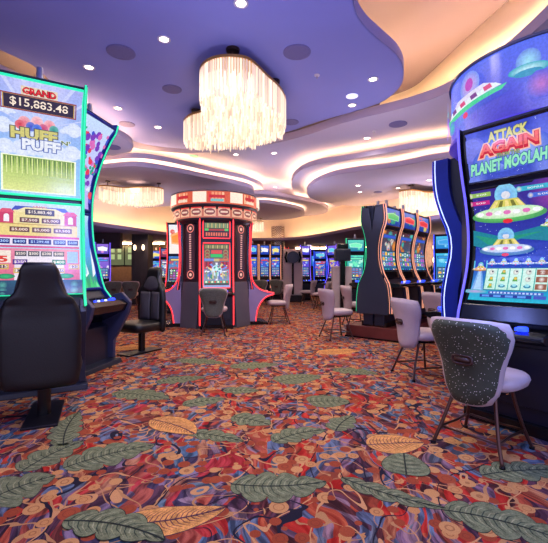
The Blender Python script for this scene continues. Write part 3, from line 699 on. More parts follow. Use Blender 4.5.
# floor
def carpet():
    m = bpy.data.materials.new('casino_carpet'); m.use_nodes = True; nt = m.node_tree; b = nt.nodes['Principled BSDF']; N = nt.nodes; L = nt.links
    b.inputs['Roughness'].default_value = .95; b.inputs['Specular IOR Level'].default_value = .15
    geo = N.new('ShaderNodeNewGeometry')
    def nz(scale, det=3, vec=None, dist=0):
        n = N.new('ShaderNodeTexNoise'); n.inputs['Scale'].default_value = scale; n.inputs['Detail'].default_value = det; n.inputs['Distortion'].default_value = dist
        L.new(vec or geo.outputs['Position'], n.inputs['Vector']); return n
    def math_(op, a, b2=None):
        q = N.new('ShaderNodeMath'); q.operation = op
        for i, v in enumerate((a, b2)):
            if v is None: continue
            if isinstance(v, (int, float)): q.inputs[i].default_value = v
            else: L.new(v, q.inputs[i])
        return q.outputs[0]
    def ramp(fac, stops, mode='CONSTANT'):
        r = N.new('ShaderNodeValToRGB'); r.color_ramp.interpolation = mode
        while len(r.color_ramp.elements) < len(stops): r.color_ramp.elements.new(1.)
        for e, (p, c) in zip(r.color_ramp.elements, stops): e.position = p; e.color = (*lin(c), 1)
        L.new(fac, r.inputs['Fac']); return r.outputs['Color']
    def mixc(f, a, b2):
        q = N.new('ShaderNodeMix'); q.data_type = 'RGBA'
        if isinstance(f, (int, float)): q.inputs[0].default_value = f
        else: L.new(f, q.inputs[0])
        for i, v in ((6, a), (7, b2)):
            if isinstance(v, tuple): q.inputs[i].default_value = (*lin(v), 1)
            else: L.new(v, q.inputs[i])
        return q.outputs[2]
    def warp(amount, scale):
        n = nz(scale, 2); s = N.new('ShaderNodeVectorMath'); s.operation = 'SUBTRACT'; L.new(n.outputs['Color'], s.inputs[0]); s.inputs[1].default_value = (.5, .5, .5)
        k = N.new('ShaderNodeVectorMath'); k.operation = 'SCALE'; k.inputs['Scale'].default_value = amount; L.new(s.outputs[0], k.inputs[0])
        a = N.new('ShaderNodeVectorMath'); a.operation = 'ADD'; L.new(geo.outputs['Position'], a.inputs[0]); L.new(k.outputs[0], a.inputs[1]); return a.outputs[0]
    w = warp(.9, 1.3)
    mp = N.new('ShaderNodeMapping'); mp.inputs['Rotation'].default_value = (0, 0, .5); mp.inputs['Scale'].default_value = (1., .32, 1); L.new(w, mp.inputs['Vector'])
    v = N.new('ShaderNodeTexVoronoi'); v.inputs['Scale'].default_value = 17.; v.inputs['Randomness'].default_value = 1; L.new(mp.outputs[0], v.inputs['Vector'])
    sep = N.new('ShaderNodeSeparateColor'); L.new(v.outputs['Color'], sep.inputs[0])
    stops = [(0, (206, 50, 46)), (.13, (44, 50, 84)), (.25, (158, 134, 150)), (.36, (196, 136, 96)), (.44, (76, 134, 170)), (.57, (178, 76, 56)), (.66, (74, 42, 60)), (.75, (200, 98, 66)), (.83, (134, 116, 146)), (.93, (104, 142, 160))]
    base = ramp(sep.outputs[0], stops)
    # large scale tinting: cooler and warmer zones
    zone = ramp(nz(.45, 1).outputs['Fac'], [(0, (90, 90, 170)), (.42, (170, 120, 150)), (.52, (225, 100, 60)), (1, (236, 120, 70))], 'LINEAR')
    base = mixc(.16, base, zone)
    # brushy streaks
    mp2 = N.new('ShaderNodeMapping'); mp2.inputs['Rotation'].default_value = (0, 0, .5); mp2.inputs['Scale'].default_value = (5., .9, 1); L.new(w, mp2.inputs['Vector'])
    st = nz(7, 3, mp2.outputs[0]); sf = ramp(st.outputs['Fac'], [(0, (40, 36, 60)), (.40, (40, 36, 60)), (.5, (128, 124, 134)), (.64, (186, 184, 190)), (1, (214, 204, 204))], 'LINEAR')
    ov = N.new('ShaderNodeMix'); ov.data_type = 'RGBA'; ov.blend_type = 'OVERLAY'; ov.inputs[0].default_value = .8; L.new(base, ov.inputs[6]); L.new(sf, ov.inputs[7]); base = ov.outputs[2]
    # tan tendrils
    for sc, th, cc in ((2.6, .009, (212, 150, 104)), (3.9, .010, (190, 134, 92)), (1.9, .007, (34, 30, 48))):
        n = nz(sc, 1, None, .8); d = math_('ABSOLUTE', math_('SUBTRACT', n.outputs['Fac'], .5)); base = mixc(math_('LESS_THAN', d, th), base, cc)
    # dots
    for sc, rad, msk, c1, c2, thr in ((10.5, .40, 1.1, (160, 70, 46), (204, 140, 90), .41), (7.4, .38, 1.6, (206, 146, 96), (166, 76, 50), .47)):
        v2 = N.new('ShaderNodeTexVoronoi'); v2.inputs['Scale'].default_value = sc; v2.inputs['Randomness'].default_value = .55; L.new(geo.outputs['Position'], v2.inputs['Vector'])
        s2 = N.new('ShaderNodeSeparateColor'); L.new(v2.outputs['Color'], s2.inputs[0])
        dc = mixc(math_('GREATER_THAN', s2.outputs[0], .62), c1, c2)
        ringf = math_('LESS_THAN', math_('ABSOLUTE', math_('SUBTRACT', v2.outputs['Distance'], rad*.55)), .02)
        dc = mixc(math_('MULTIPLY', ringf, .5), dc, (120, 52, 44))
        mk = math_('MULTIPLY', math_('LESS_THAN', v2.outputs['Distance'], rad), math_('GREATER_THAN', nz(msk, 1).outputs['Fac'], thr))
        mk = math_('MULTIPLY', mk, math_('GREATER_THAN', s2.outputs[1], .22))
        base = mixc(mk, base, dc)
    pile = nz(260, 2); hs = N.new('ShaderNodeMix'); hs.data_type = 'RGBA'; hs.blend_type = 'MULTIPLY'; hs.inputs[0].default_value = .55
    pr = ramp(pile.outputs['Fac'], [(0, (90, 96, 90)), (.35, (150, 156, 146)), (.65, (238, 250, 232)), (1, (244, 255, 236))], 'LINEAR')
    L.new(base, hs.inputs[6]); L.new(pr, hs.inputs[7])
    at_ = N.new('ShaderNodeAttribute'); at_.attribute_name = 'Col'
    m2 = m.copy(); m2.name = 'carpet_motif'
    L.new(hs.outputs[2], b.inputs['Base Color'])
    bp = N.new('ShaderNodeBump'); bp.inputs['Strength'].default_value = .4; bp.inputs['Distance'].default_value = .004; L.new(pile.outputs['Fac'], bp.inputs['Height']); L.new(bp.outputs['Normal'], b.inputs['Normal'])
    return m
def motif_mat():
    m = bpy.data.materials.new('carpet_leaf_pile'); m.use_nodes = True; nt = m.node_tree; b = nt.nodes['Principled BSDF']; N = nt.nodes; L = nt.links
    b.inputs['Roughness'].default_value = .95; b.inputs['Specular IOR Level'].default_value = .15
    a = N.new('ShaderNodeAttribute'); a.attribute_name = 'Col'; g = N.new('ShaderNodeNewGeometry')
    n = N.new('ShaderNodeTexNoise'); n.inputs['Scale'].default_value = 150; L.new(g.outputs['Position'], n.inputs['Vector'])
    n2 = N.new('ShaderNodeTexNoise'); n2.inputs['Scale'].default_value = 28; L.new(g.outputs['Position'], n2.inputs['Vector'])
    ad = N.new('ShaderNodeMath'); ad.operation = 'ADD'; L.new(n.outputs['Fac'], ad.inputs[0]); L.new(n2.outputs['Fac'], ad.inputs[1])
    mr = N.new('ShaderNodeMapRange'); mr.inputs[1].default_value = .7; mr.inputs[2].default_value = 1.3; mr.inputs[3].default_value = .5; mr.inputs[4].default_value = 1.3; L.new(ad.outputs[0], mr.inputs[0])
    k = N.new('ShaderNodeVectorMath'); k.operation = 'SCALE'; L.new(a.outputs['Color'], k.inputs[0]); L.new(mr.outputs[0], k.inputs['Scale']); L.new(k.outputs[0], b.inputs['Base Color'])
    return m
fl = MB(); fl.grid(lambda u, v: (-XW+2*XW*u, -4+(YB+4)*v, 0), 4, 4, 0)
def flat(pts, z, c):
    A = sum(a[0]*b[1]-b[0]*a[1] for a, b in zip(pts, pts[1:]+pts[:1]))
    if A < 0: pts = pts[::-1]
    tr = tessellate_polygon([[Vector((x, y, 0)) for x, y in pts]])
    fl.add([(x, y, z) for x, y in pts], [tuple(t) for t in tr], 1, [lin(c)]*len(pts))
Lg, Ld, Lv = (112, 118, 88), (44, 50, 44), (58, 70, 56)
def leaf(x, y, ln, wd, ang, kind='frond', bend=.25, base=0.):
    ln *= .9; wd *= .92
    ca, sa = math.cos(ang), math.sin(ang)
    def sp(t): return (t-.5)*ln, bend*ln*(.25-(t-.5)**2)
    def P(t, w):
        a, b = sp(t); dx = ln; dy = bend*ln*(-2*(t-.5)); L_ = math.hypot(dx, dy); nx, ny = -dy/L_, dx/L_
        a += nx*w; b += ny*w; return (x+a*ca-b*sa, y+a*sa+b*ca)
    def hw(t, s):
        e = math.sin(PI*min(1, t**.75))**.7*wd/2
        if kind == 'round': e = wd/2*math.sin(PI*min(1., t**.62))**.5
        if kind == 'frond': e *= .56+.44*abs(math.sin(t*ln*24+s))**.5
        return max(e, .002)
    def outline(g): return [P(i/90, hw(i/90, 0)+g) for i in range(91)]+[P(1-i/90, -hw(1-i/90, 1.4)-g) for i in range(91)]
    g, dk, vn = (Lg, Ld, Lv)
    if kind == 'shell': g, dk, vn = (212, 150, 84), (88, 58, 70), (120, 74, 70)
    flat(outline(.005), .0006+base, dk); flat(outline(0), .0012+base, g)
    n = int(ln/.024)
    for s in (1, -1):
        for i in range(1, n):
            t = i/n; t2 = min(.98, t+.13); w2 = hw(t2, 0 if s > 0 else 1.4)*.86*s
            a, b = P(t, 0), P(t2, w2); mx, my = P(t+.03, w2*.5)
            dx, dy = b[0]-a[0], b[1]-a[1]; q = math.hypot(dx, dy) or 1; nx, ny = -dy/q*.003, dx/q*.003
            flat([(a[0]-nx, a[1]-ny), (mx-nx, my-ny), b, (mx+nx, my+ny), (a[0]+nx, a[1]+ny)], .0018+base, vn if i % 2 or kind == 'shell' else (144, 146, 112))
            if kind == 'frond' and i % 2: # notch between lobes
                e = P(t2, hw(t2, 0 if s > 0 else 1.4)*s); e2 = P(min(.99, t2+.012), (hw(t2, 0)+.012)*s)
    flat([P(i/20, .005) for i in range(21)]+[P(1-i/20, -.005) for i in range(21)], .0024+base, dk)
def lp(px, py, *a, **k):
    x, y = at(px, py, 0); leaf(x, y, *a, **k)
lp(279, 483, .60, .34, .05, bend=-.25); lp(301, 436, .5, .26, .5, bend=.4); lp(215, 437, .5, .2, -.35, bend=.2); lp(250, 421, .4, .3, -.5, bend=.3)
lp(172, 427, .55, .3, -.6, 'shell', base=.003); lp(170, 516, .6, .24, .25, 'shell', bend=-.25); lp(112, 531, .60, .24, -.25, bend=.3, base=.003); lp(112, 456, .62, .38, .6, bend=.25)
lp(16, 491, .45, .42, .9, bend=.3); lp(72, 427, .75, .25, 1.9, bend=.2); lp(329, 402, .42, .36, 0, 'round'); lp(205, 402, .45, .26, .5); lp(241, 391, .4, .26, 0)
lp(182, 380, .6, .32, .4); lp(140, 396, .7, .36, -.3); lp(405, 464, .31, .30, 1.3, 'round', 0, base=.003); lp(396, 444, .45, .32, .1, 'shell', .1); lp(390, 492, .62, .16, -.55, bend=-.2)
lp(508, 528, .62, .30, -.5, bend=.3); lp(525, 473, .6, .26, .1, bend=.2); lp(135, 348, .8, .4, .2, 'shell'); lp(55, 455, .5, .3, 1.2)
lp(300, 379, .6, .4, .4, 'round'); lp(355, 372, .6, .35, -.4); lp(255, 366, .7, .4, .2); lp(345, 423, .4, .25, 1.); lp(340, 352, .8, .4, .3, 'shell'); lp(200, 362, .8, .35, -.3)
rr = random.Random(11)
for i in range(22):
    px, py = rr.uniform(-50, 600), 300+60*rr.random()**1.5
    x, y = at(px, py, 0); leaf(x, y, rr.uniform(.45, .7), rr.uniform(.24, .36), rr.uniform(-3, 3), rr.choice(('frond', 'frond', 'shell', 'round')), base=.0001*(i % 20))
CARPET, MOT = carpet(), motif_mat()
fl.build('floor', [CARPET, MOT], color=True, kind='structure')
# walls
WM = mat('wall_brown_mesh', (104, 80, 72), .7, 0, .15, 3)
WD = mat('wall_dark_brown', (60, 44, 46), .7, 0, .15, 3)
MB().box(-XW, XW, YB, YB+.1, 0, 3.9).build('wall_back', WD, kind='structure')
MB().box(-XW-.1, -XW, -4, YB, 0, ZH).build('wall_left', WM, kind='structure')
MB().box(XW, XW+.1, -4, YB, 0, ZH).build('wall_right', WM, kind='structure')
TAUPE = mat('alcove_taupe_stone', (150, 116, 104), .6, 0, .25, 14)
MB().box(4.2, 9.5, 14.0, 14.2, 0, 2.6).build('wall_alcove_right', TAUPE, kind='structure')
MB().box(-8.2, -4.9, 18.6, 18.8, 0, 2.6).build('wall_alcove_left', mat('alcove_brown', (96, 74, 66), .6, 0, .15, 14), kind='structure')
MB().box(-9.5, -5.35, 13.4, 13.6, 2.0, 2.56).build('trim_canopy', WD, kind='structure')

# ================================================================== LIGHTING
w = bpy.data.worlds.new('World'); scene.world = w; w.use_nodes = True
w.node_tree.nodes['Background'].inputs[0].default_value = (.62, .60, .95, 1); w.node_tree.nodes['Background'].inputs[1].default_value = 1.7
def lamp(kind, name, loc, e, col, size=.05, spot=None, rot=None):
    l = bpy.data.lights.new(name, kind); l.energy = e; l.color = col
    if kind in ('SPOT', 'POINT'): l.shadow_soft_size = size
    if kind == 'SPOT': l.spot_size = spot or 2.2; l.spot_blend = 1.
    o = bpy.data.objects.new(name, l); COL.objects.link(o); o.location = loc
    if rot: o.rotation_euler = rot
    return o

# downlights
TRIM = mat('white_trim_ring', (200, 192, 205), .5, 0, .03, 5); LENS = led('downlight_lens', (255, 244, 225), 9.)
def downlight(px, py, z, where, e=60, warm=(1, .84, .7), on=True, spot=True):
    x, y = at(px, py, z)
    t = thing('downlight', where, 'downlight', x, y, z, 0, 'recessed ceiling downlights')
    MB().lathe([(.075, 0), (.075, -.008), (.055, -.010), (.05, -.002)], 20).build('trim_ring', TRIM, t)
    MB().lathe([(.0, -.004), (.05, -.004)], 16).build('lens', LENS, t)
    if spot: lamp('SPOT', 'downlight_lamp', (x, y, z-.03), e, warm, .04, 2.5)
for px, py, z, s, e in (
    (241, 3, 3.9, 'small lit downlight on the blue ceiling at the top edge above the big chandelier', 90), (164, 39, 3.9, 'small lit downlight on the blue ceiling left of the big chandelier and its round speaker', 90),
    (89, 67, 3.9, 'small lit downlight in the blue ceiling right above the leftmost slot machine', 90), (118, 108, 3.9, 'small downlight above the curved top of the second left slot machine', 60),
    (158, 127, 3.9, 'small downlight between the far left chandelier and the big one, near the cove edge', 60), (373, 79, 3.9, 'small lit downlight near the bulging right edge of the blue ceiling', 90),
    (352, 105, 3.9, 'small downlight just below the bright round ceiling disc', 60), (367, 138, 3.85, 'small lit downlight on the lavender ceiling right of centre under the long cove', 90),
    (236, 148.5+6, 3.85, 'small downlight right behind the bottom of the big chandelier, left of two', 60), (274, 153, 3.85, 'small downlight right behind the bottom of the big chandelier, right of two', 60),
    (275, 187, 3.85, 'small downlight beside the stacked cove tiers above the red kiosk sign', 60), (358, 185.5, 3.4, 'upper of two small downlights on the lowest oval cloud ceiling', 50),
    (360, 192, 3.4, 'lower of two small downlights on the lowest oval cloud ceiling', 40), (398, 188, 3.4, 'small downlight on the oval cloud ceiling towards the blue slot machine', 50),
    (429, 180, 3.4, 'small downlight on the oval cloud ceiling beside the big curved blue sign', 50)):
    downlight(px, py, z, s, e)
# ceiling speakers
GR = mat('speaker_grille_lavender', (104, 98, 150), .8, 0, .2, 80)
def disc(name, cat, px, py, z, r, label, m, group):
    x, y = at(px, py, z); t = thing(name, label, cat, x, y, z, 0, group)
    MB().lathe([(.0, -.012), (r*.88, -.012)], 28).build('grille', m, t); MB().lathe([(r*.88, -.013), (r, -.008), (r, 0)], 28).build('rim', TRIM if m is LENS else m, t)
G = 'round ceiling speakers'
for px, py, z, r, s in ((121, 52, 3.9, .17, 'large round ceiling speaker above and right of the leftmost slot machine'), (172, 89, 3.9, .14, 'round ceiling speaker just left of the big chandelier'), (297, 52, 3.9, .17, 'large round ceiling speaker just right of the big chandelier top'),
                    (291, 122, 3.9, .14, 'round ceiling speaker at the lower right side of the big chandelier'), (127, 124, 3.9, .14, 'round ceiling speaker near the cove line right of the second left slot machine'), (398, 124, 3.85, .16, 'round ceiling speaker on the lavender ceiling left of the big blue sign'),
                    (378, 192, 3.4, .12, 'small round speaker on the oval cloud ceiling'), (112, 147, 3.6, .16, 'round ceiling speaker on the small lobe inside the left cove loop')):
    disc('ceiling_speaker', 'speaker', px, py, z, r, s, GR, G)
disc('ceiling_disc_light', 'ceiling light', 352, 96, 3.9, .09, 'bright white round disc on the blue ceiling near the cove', led('disc_white', (225, 225, 240), .8), None)
disc('ceiling_sensor', 'sensor', 194, 156, 3.85, .1, 'green round sensor on the ceiling behind the big chandelier', mat('sensor_green', (80, 190, 160), .5, 0, .1, 9), None)
for px, py, z, s in ((317, 75, 3.9, 'small sprinkler head in the blue ceiling right of the big chandelier'), (374, 131, 3.85, 'small sprinkler head on the lavender ceiling by the long cove')):
    x, y = at(px, py, z); t = thing('sprinkler_head', s, 'sprinkler', x, y, z, 0, 'ceiling sprinklers')
    MB().lathe([(.04, 0), (.035, -.012), (.01, -.015)], 14).build('plate', TRIM, t); MB().tube([(0, 0, -.01), (0, 0, -.05)], .008, 6).build('nozzle', SILV, t)

# chandeliers
def crystal():
    m = bpy.data.materials.new('crystal_rods'); m.use_nodes = True; nt = m.node_tree; b = nt.nodes['Principled BSDF']
    g = nt.nodes.new('ShaderNodeNewGeometry'); r = nt.nodes.new('ShaderNodeValToRGB')
    r.color_ramp.elements[0].color = (.22, .15, .11, 1); r.color_ramp.elements[1].color = (1, .80, .58, 1); r.color_ramp.elements[1].position = .9
    nt.links.new(g.outputs['Random Per Island'], r.inputs['Fac']); nt.links.new(r.outputs['Color'], b.inputs['Emission Color'])
    b.inputs['Emission Strength'].default_value = .8; b.inputs['Base Color'].default_value = (.75, .66, .58, 1); b.inputs['Roughness'].default_value = .15
    b.inputs['Transmission Weight'].default_value = .35; b.inputs['IOR'].default_value = 1.3
    return m
CRY = crystal()
CPLAN = [(-.49,4.52),(-.29,4.6),(-.1,4.95),(.08,5.3),(.17,5.7),(.12,6.1),(-.1,6.4),(-.4,6.62),(-.8,6.72),(-1.15,6.78),(-1.42,6.75),(-1.52,6.5),(-1.35,6.22),(-1.15,6.08),(-1.03,5.85),(-.99,5.4),(-.94,4.9),(-.85,4.68),(-.69,4.55)]
CO = (-.6, 5.6); cpl = crom([(a-CO[0], b-CO[1]) for a, b in CPLAN], 6, True)
def inside(x, y, poly):
    c = False
    for (x0, y0), (x1, y1) in zip(poly, poly[1:]+poly[:1]):
        if (y0 > y) != (y1 > y) and x < (x1-x0)*(y-y0)/(y1-y0)+x0: c = not c
    return c
def make_chandelier(label, x, y, z, rot):
    t = thing('crystal_chandelier', label, 'chandelier', x, y, z, rot, None)      # origin at its ceiling
    ring = [(a, b) for a, b in cpl]; n = len(ring)
    m = MB(); vs = [(a, b, q) for a, b in ring for q in (-.185, -.15)]
    m.add(vs, [(2*i, 2*((i+1) % n), 2*((i+1) % n)+1, 2*i+1) for i in range(n)]); m.build('gold_rim', GOLD, t, solid=.02)
    MB().prismz([(a*.97, b*.97) for a, b in ring], -.17, -.16).build('mounting_plate', mat('chandelier_plate', (210, 190, 170), .5, 0, .05, 5), t)
    r = random.Random(1); c = MB()
    def rod(px, py, z0, z1, w):
        a = r.uniform(0, 2); ps = [(px+w*math.cos(a+k*PI/2), py+w*math.sin(a+k*PI/2)) for k in range(4)]
        c.add([(p, q, z1) for p, q in ps]+[(p, q, z0) for p, q in ps]+[(px, py, z0-.02)], [(i, (i+1) % 4, 4+(i+1) % 4, 4+i) for i in range(4)]+[(4+i, 4+(i+1) % 4, 8) for i in range(4)])
    # perimeter curtain, resampled evenly
    per = []; 
    for i in range(n):
        a, b = Vector(ring[i]), Vector(ring[(i+1) % n]); k = max(1, int((b-a).length/.03))
        for j in range(k): per.append(a+(b-a)*j/k)
    for p in per:
        rod(p.x, p.y, -.53+r.uniform(-.03, .03), -.18, .010); rod(p.x*.965, p.y*.965, -.56+r.uniform(-.03, .03), -.3, .010)
    xs = [p[0] for p in ring]; ys = [p[1] for p in ring]; s = .055; yy = min(ys)
    while yy < max(ys):
        xx = min(xs)
        while xx < max(xs):
            px, py = xx+r.uniform(-.02, .02), yy+r.uniform(-.02, .02)
            if inside(px, py, ring): rod(px, py, -.56+r.uniform(-.06, .06), -.34, .012)
            xx += s
        yy += s
    c.build('crystal_rods', CRY, t, kind='stuff')
    for a, b in ((-.5, 4.68), (.0, 5.45), (-1.3, 6.45), (0, 6.2)):
        q = (a-CO[0], b-CO[1]); MB().lathe([(.0, -.03), (.08, -.03), (.085, -.0)], 20, q).build('canopy', mat('bronze_canopy', (56, 40, 40), .35, .7, .1, 10), t)
        MB().tube([(q[0], q[1], -.02), (q[0], q[1], -.165)], .012, 8).build('stem', BRONZE, t)
    return t
ch = make_chandelier('large curved crystal rod chandelier hanging from the blue ceiling above the aisle', CO[0], CO[1], 3.9, 0)
lamp('POINT', 'chandelier_lamp', (CO[0], CO[1], 3.55), 7, (1, .8, .6), .2)
for px, py, z, rot, lb in ((128, 178, 3.42, 1.35, 'crystal chandelier at far left, over the far left chairs beyond the second slot machine'), (245, 216, 3.25, 1.4, 'crystal chandelier partly hidden behind the red round kiosk sign'), (427, 194, 3.4, 1.3, 'crystal chandelier above the copper edged bank of slot machines')):
    x, y = at(px, py, z); y += .6 if px < 400 else -.75
    dd = dup(ch, x, y, z, rot, lb); dd.scale = (.62, .62, .85) if px < 400 else (.85, .85, .95); lamp('POINT', 'chandelier_lamp', (x, y, z-.4), 7, (1, .8, .6), .2)

# ================================================================== THINGS
# left bank
Z0 = (0.98, 1.90, 1.96, 2.98)
make_slot('huge curved slot machine with green light and HUFF N PUFF screens, leftmost in view', -2.37, 3.90, dirang(.51, -.86), .80, .745, PROF_J, Z0, (art_storm_top, art_storm_main), LCYAN, lower=.35, fin=.12, finw=.025, framem=LCYAN, frame_t=.013, scrm=SCRH)
def art_side_top(c):
    c.bg(lambda u, v: mix((190, 170, 250), (200, 225, 255), v), 4, 8); r = random.Random(8)
    for _ in range(9): cloud(c, r.random(), r.uniform(.1, .9), .12)
    for _ in range(110): c.ell(r.uniform(.0, 1), r.uniform(.1, .9), r.uniform(.02, .07), None, r.choice(((230, 60, 90), (60, 80, 210), (220, 110, 190), (40, 170, 140), (120, 60, 190))), None, 8)
make_slot('tall curved slot machine with blue inner edge, turned side on, second from left', -2.53, 4.76, dirang(.985, -.17), .84, .70, PROF_J, (.98, 1.95, 2.0, 3.06), (art_side_top, art_fire_main), LCYAN, topz=3.12, lower=.72, panelm=mat('deck_navy_panel', (58, 60, 92), .4, .1, .08, 4), fin=.13, finw=.06, finm=BLUEP, framem=BLUEP, frame_t=.02, scrm=SCRH)
make_highback('black high back gaming chair seen from behind, in front of the leftmost slot machine', -1.90, 3.18, .42)
hb2 = [o for o in COL.objects if o.name == 'gaming_chair'][0]
d2 = dup(hb2, -1.96, 5.75, 0, dirang(.50, .87), 'black high back gaming chair turned to the left, beyond the left slot machines')

# round kiosks ---------------------------------------------------
def kiosk(label, cx, cy, ang, ap, hw, rings, pillar, pillm, lowm, group=None, pilz=2.45, seed=1):
    t = thing('round_kiosk', label, 'kiosk', cx, cy, 0, ang)
    MB().lathe([(.001, .04), (.45, .04), (.45, 2.4), (.001, 2.4)], 24).build('core_column', BLK, t)
    z_hi = rings[0][2]
    for (r, z0, z1, art, nm) in rings:
        c = Cv(lambda u, v, o, r=r, z0=z0, z1=z1: ((r+o)*math.cos(u*2*PI), (r+o)*math.sin(u*2*PI), z0+(z1-z0)*v), 2*PI*r, z1-z0, .0012, 1, 72, False)
        art(c); c.done(nm, t)
        MB().lathe([(r-.3, z1+.0), (r-.01, z1+.03), (r+.02, z1+.02), (r+.02, z1)], 64).build('upper_rim', GREY, t, smooth=False)
        MB().lathe([(r+.02, z0), (r+.02, z0-.03), (r-.01, z0-.05), (r-.05, z0-.10), (.3, z0-.10)], 64).build('lower_rim', lowm, t, smooth=False)
    for k in range(4):
        if not pillar: break
        a = PI/4+k*PI/2; M = Matrix.Rotation(a, 4, 'Z')
        f = MB(); f.box(-pillar/2, pillar/2, -ap-.02, -ap+.10, .98, pilz, M=M); po = f.build('pillar_panel', pillm[0], t, bevel=.01)
        f = MB(); f.prismx([(-ap-.10, 0), (-ap-.10, .10), (-ap-.02, .98), (-ap+.1, .98), (-ap+.1, 0)], -pillar/2-.03, pillar/2+.03)
        f.v = [tuple(M @ Vector(p)) for p in f.v]; f.build('lower_panel', pillm[1], t, bevel=.01)
        if pillm[2]:
            def fn(u, v, o, M=M): return tuple(M @ Vector((-pillar*.3+pillar*.6*u, -ap-.024-o, 1.05+(pilz-.1-1.05)*v)))
            c = Cv(fn, pillar*.6, 1.3, .0006); c.bg(lambda u, v: (62, 34, 48), 1, 4); pillm[2](c); c.done('lit_emblem', po)
    return t
def ring_orange(c):
    c.bg(lambda u, v: (216, 92, 66), 72, 1)
    r = random.Random(1)
    for k in range(8):
        u = k/8+.038
        c.rect(u+.005, .08, u+.052, .92, (255, 236, 214)); 
        for a in range(5): c.rect(u+.058+.011*a, .12, u+.066+.011*a, .88, r.choice(((240, 150, 110), (225, 70, 60), (250, 190, 150))), n=1)
        c.rect(u+.062, .42, u+.112, .66, (200, 36, 46), n=1)
        c.rect(u+.066, .14, u+.108, .34, (120, 190, 190) if k % 2 else (245, 215, 190), n=1)
def ring_orange2(c):
    c.bg(lambda u, v: (196, 110, 96), 72, 1); r = random.Random(2)
    for k in range(20):
        u = k/20; c.rect(u+.004, .1, u+.046, .9, (238, 180, 150), n=1); c.ell(u+.025, .5, .019, .3, (180, 80, 70), (120, 66, 70), 10); c.rect(u+.012, .42, u+.038, .58, (236, 200, 180), n=1)
        c.rect(u+.005, .82, u+.045, .93, (225, 60, 55), n=1)
def emblem(c):
    for v in (.07, .93):
        c.ell(.5, v, .42, None, (250, 170, 160), (235, 120, 110), 16); c.ell(.5, v, .32, None, (70, 30, 44), None, 14); c.ell(.5, v, .16, None, (250, 190, 170), None, 10)
    for i in range(16):
        v = .18+.66*i/16; c.rect(.38, v, .62, v+.022, (238, 170, 165), n=1)
KX, KY, KA = -1.36, 8.85, .2
kiosk('round slot kiosk with orange lit double ring sign and dark pillars, centre of the room', KX, KY, KA, .74, .36, [(.95, 2.60, 2.86, ring_orange, 'round_sign'), (.87, 2.32, 2.55, ring_orange2, 'lower_round_sign')], .42, (mat('pillar_maroon', (50, 32, 44), .4, .1, .1, 5), GREY, emblem), DARK, pilz=2.30)
for ang, lb, hid in ((0, 'red lit slot machine set in the front of the orange ring kiosk', 0), (-PI/2, 'red edged slot machine facing left on the orange ring kiosk', 1), (PI/2, 'red edged slot machine facing right on the orange ring kiosk', 1)):
    ang += KA; nx, ny = (math.sin(ang), -math.cos(ang))
    make_slot(lb, KX+nx*.74, KY+ny*.74, ang, .72, .56, [(0.5, .1), (.9, .06), (1.2, .01), (1.6, 0), (2.0, .02), (2.4, .05)], (.86, 1.80, 1.90, 2.26),
              (art_red_sign, art_red_main), LRED, fin=.08, finz=(.8, 2.3) if hid else (.08, 2.3), topz=2.3, panelm=PURP if hid else GREY, framem=LRED, deck='wing' if hid else 'flat', lower=.72 if hid else None, decktrim=LRED if hid else None, candle=False, back=.04, deckart=False)
make_stool('slot chair with sage green back, directly in front of the red lit kiosk machine', -1.15, 7.42, .05, GREENF)

RX, RY, RA = 2.47, 3.50, dirang(-.80, -.60)
def ring_blue(c):
    def f(u, v):
        k = .5+.5*math.sin(u*40+v*2); return mix(mix((70, 60, 190), (130, 130, 235), k), (90, 110, 235), v)
    c.bg(f, 96, 3); r = random.Random(6)
    for k in range(5):
        u = (RB+k/5) % 1
        s = c
        def P(du, v): return (u+du, v)
        kk = 1
        # a broad green and white saucer, then a smaller domed one
        q = .98; X = lambda d: u+d*q
        c.ell(u, .68, .022, .22, (215, 170, 230), (120, 150, 240), 16); c.ell(u, .70, .009, .1, (190, 80, 190), None, 10)
        c.poly([(X(-.052), .40), (X(.052), .52), (X(.03), .60), (X(-.03), .54)], (220, 215, 240))
        c.poly([(X(-.066), .24), (X(.060), .40), (X(.068), .47), (X(-.07), .34)], (60, 205, 150)); c.poly([(X(-.062), .33), (X(.060), .47), (X(.05), .53), (X(-.052), .43)], (225, 235, 245))
        for i in range(4): c.poly([(X(-.045+.026*i), .37+.03*i), (X(-.032+.026*i), .39+.03*i), (X(-.036+.026*i), .46+.03*i), (X(-.048+.026*i), .44+.03*i)], ((120, 60, 140), (210, 60, 120))[i % 2])
        c.ell(X(-.006), .24, .006, .05, (230, 50, 110), None, 8)
        u2 = u+.094
        c.ell(u2, .66, .016, .17, (160, 225, 245), (110, 140, 225), 16); c.ell(u2, .55, .026, .08, (200, 240, 250), (60, 170, 190), 16); c.ell(u2, .50, .018, .05, (60, 150, 190), None, 12)
        c.ell(u-.045, .16, .012, .12, (60, 200, 180), (90, 120, 220), 10); c.ell(u+.11, .3, .02, .2, (190, 120, 200), (90, 100, 220), 10)
RB = .285
kiosk('round slot kiosk with wide curved blue saucer display, right side of the view', RX, RY, RA, .64, .42, [(.78, 2.42, 2.97, ring_blue, 'round_sign')], .40, (DARK, DARK, None), mat('purple_underside', (70, 56, 170), .4, .1, .1, 5, emit=(80, 60, 220), es=.35), pilz=2.42)
nx, ny = -.80, -.60
make_slot('tall blue slot machine with ATTACK AGAIN PLANET MOOLAH screens, facing the near right chair', RX+nx*.82+.065, RY+ny*.82, RA, .70, .60, PROF_S, (.96, 1.87, 1.92, 2.32), (art_moon_top, art_moon_main), led('led_violet_dim', (110, 100, 230), .7), candle=False, fin=.05, finw=.02, deck='flat', framem=BLK, frame_t=.012, back=.06, topz=2.36, finz=(.80, 2.36), body=mat('deep_navy_cabinet', (16, 18, 38), .4, .1, .1, 5), scrm=SCRH)
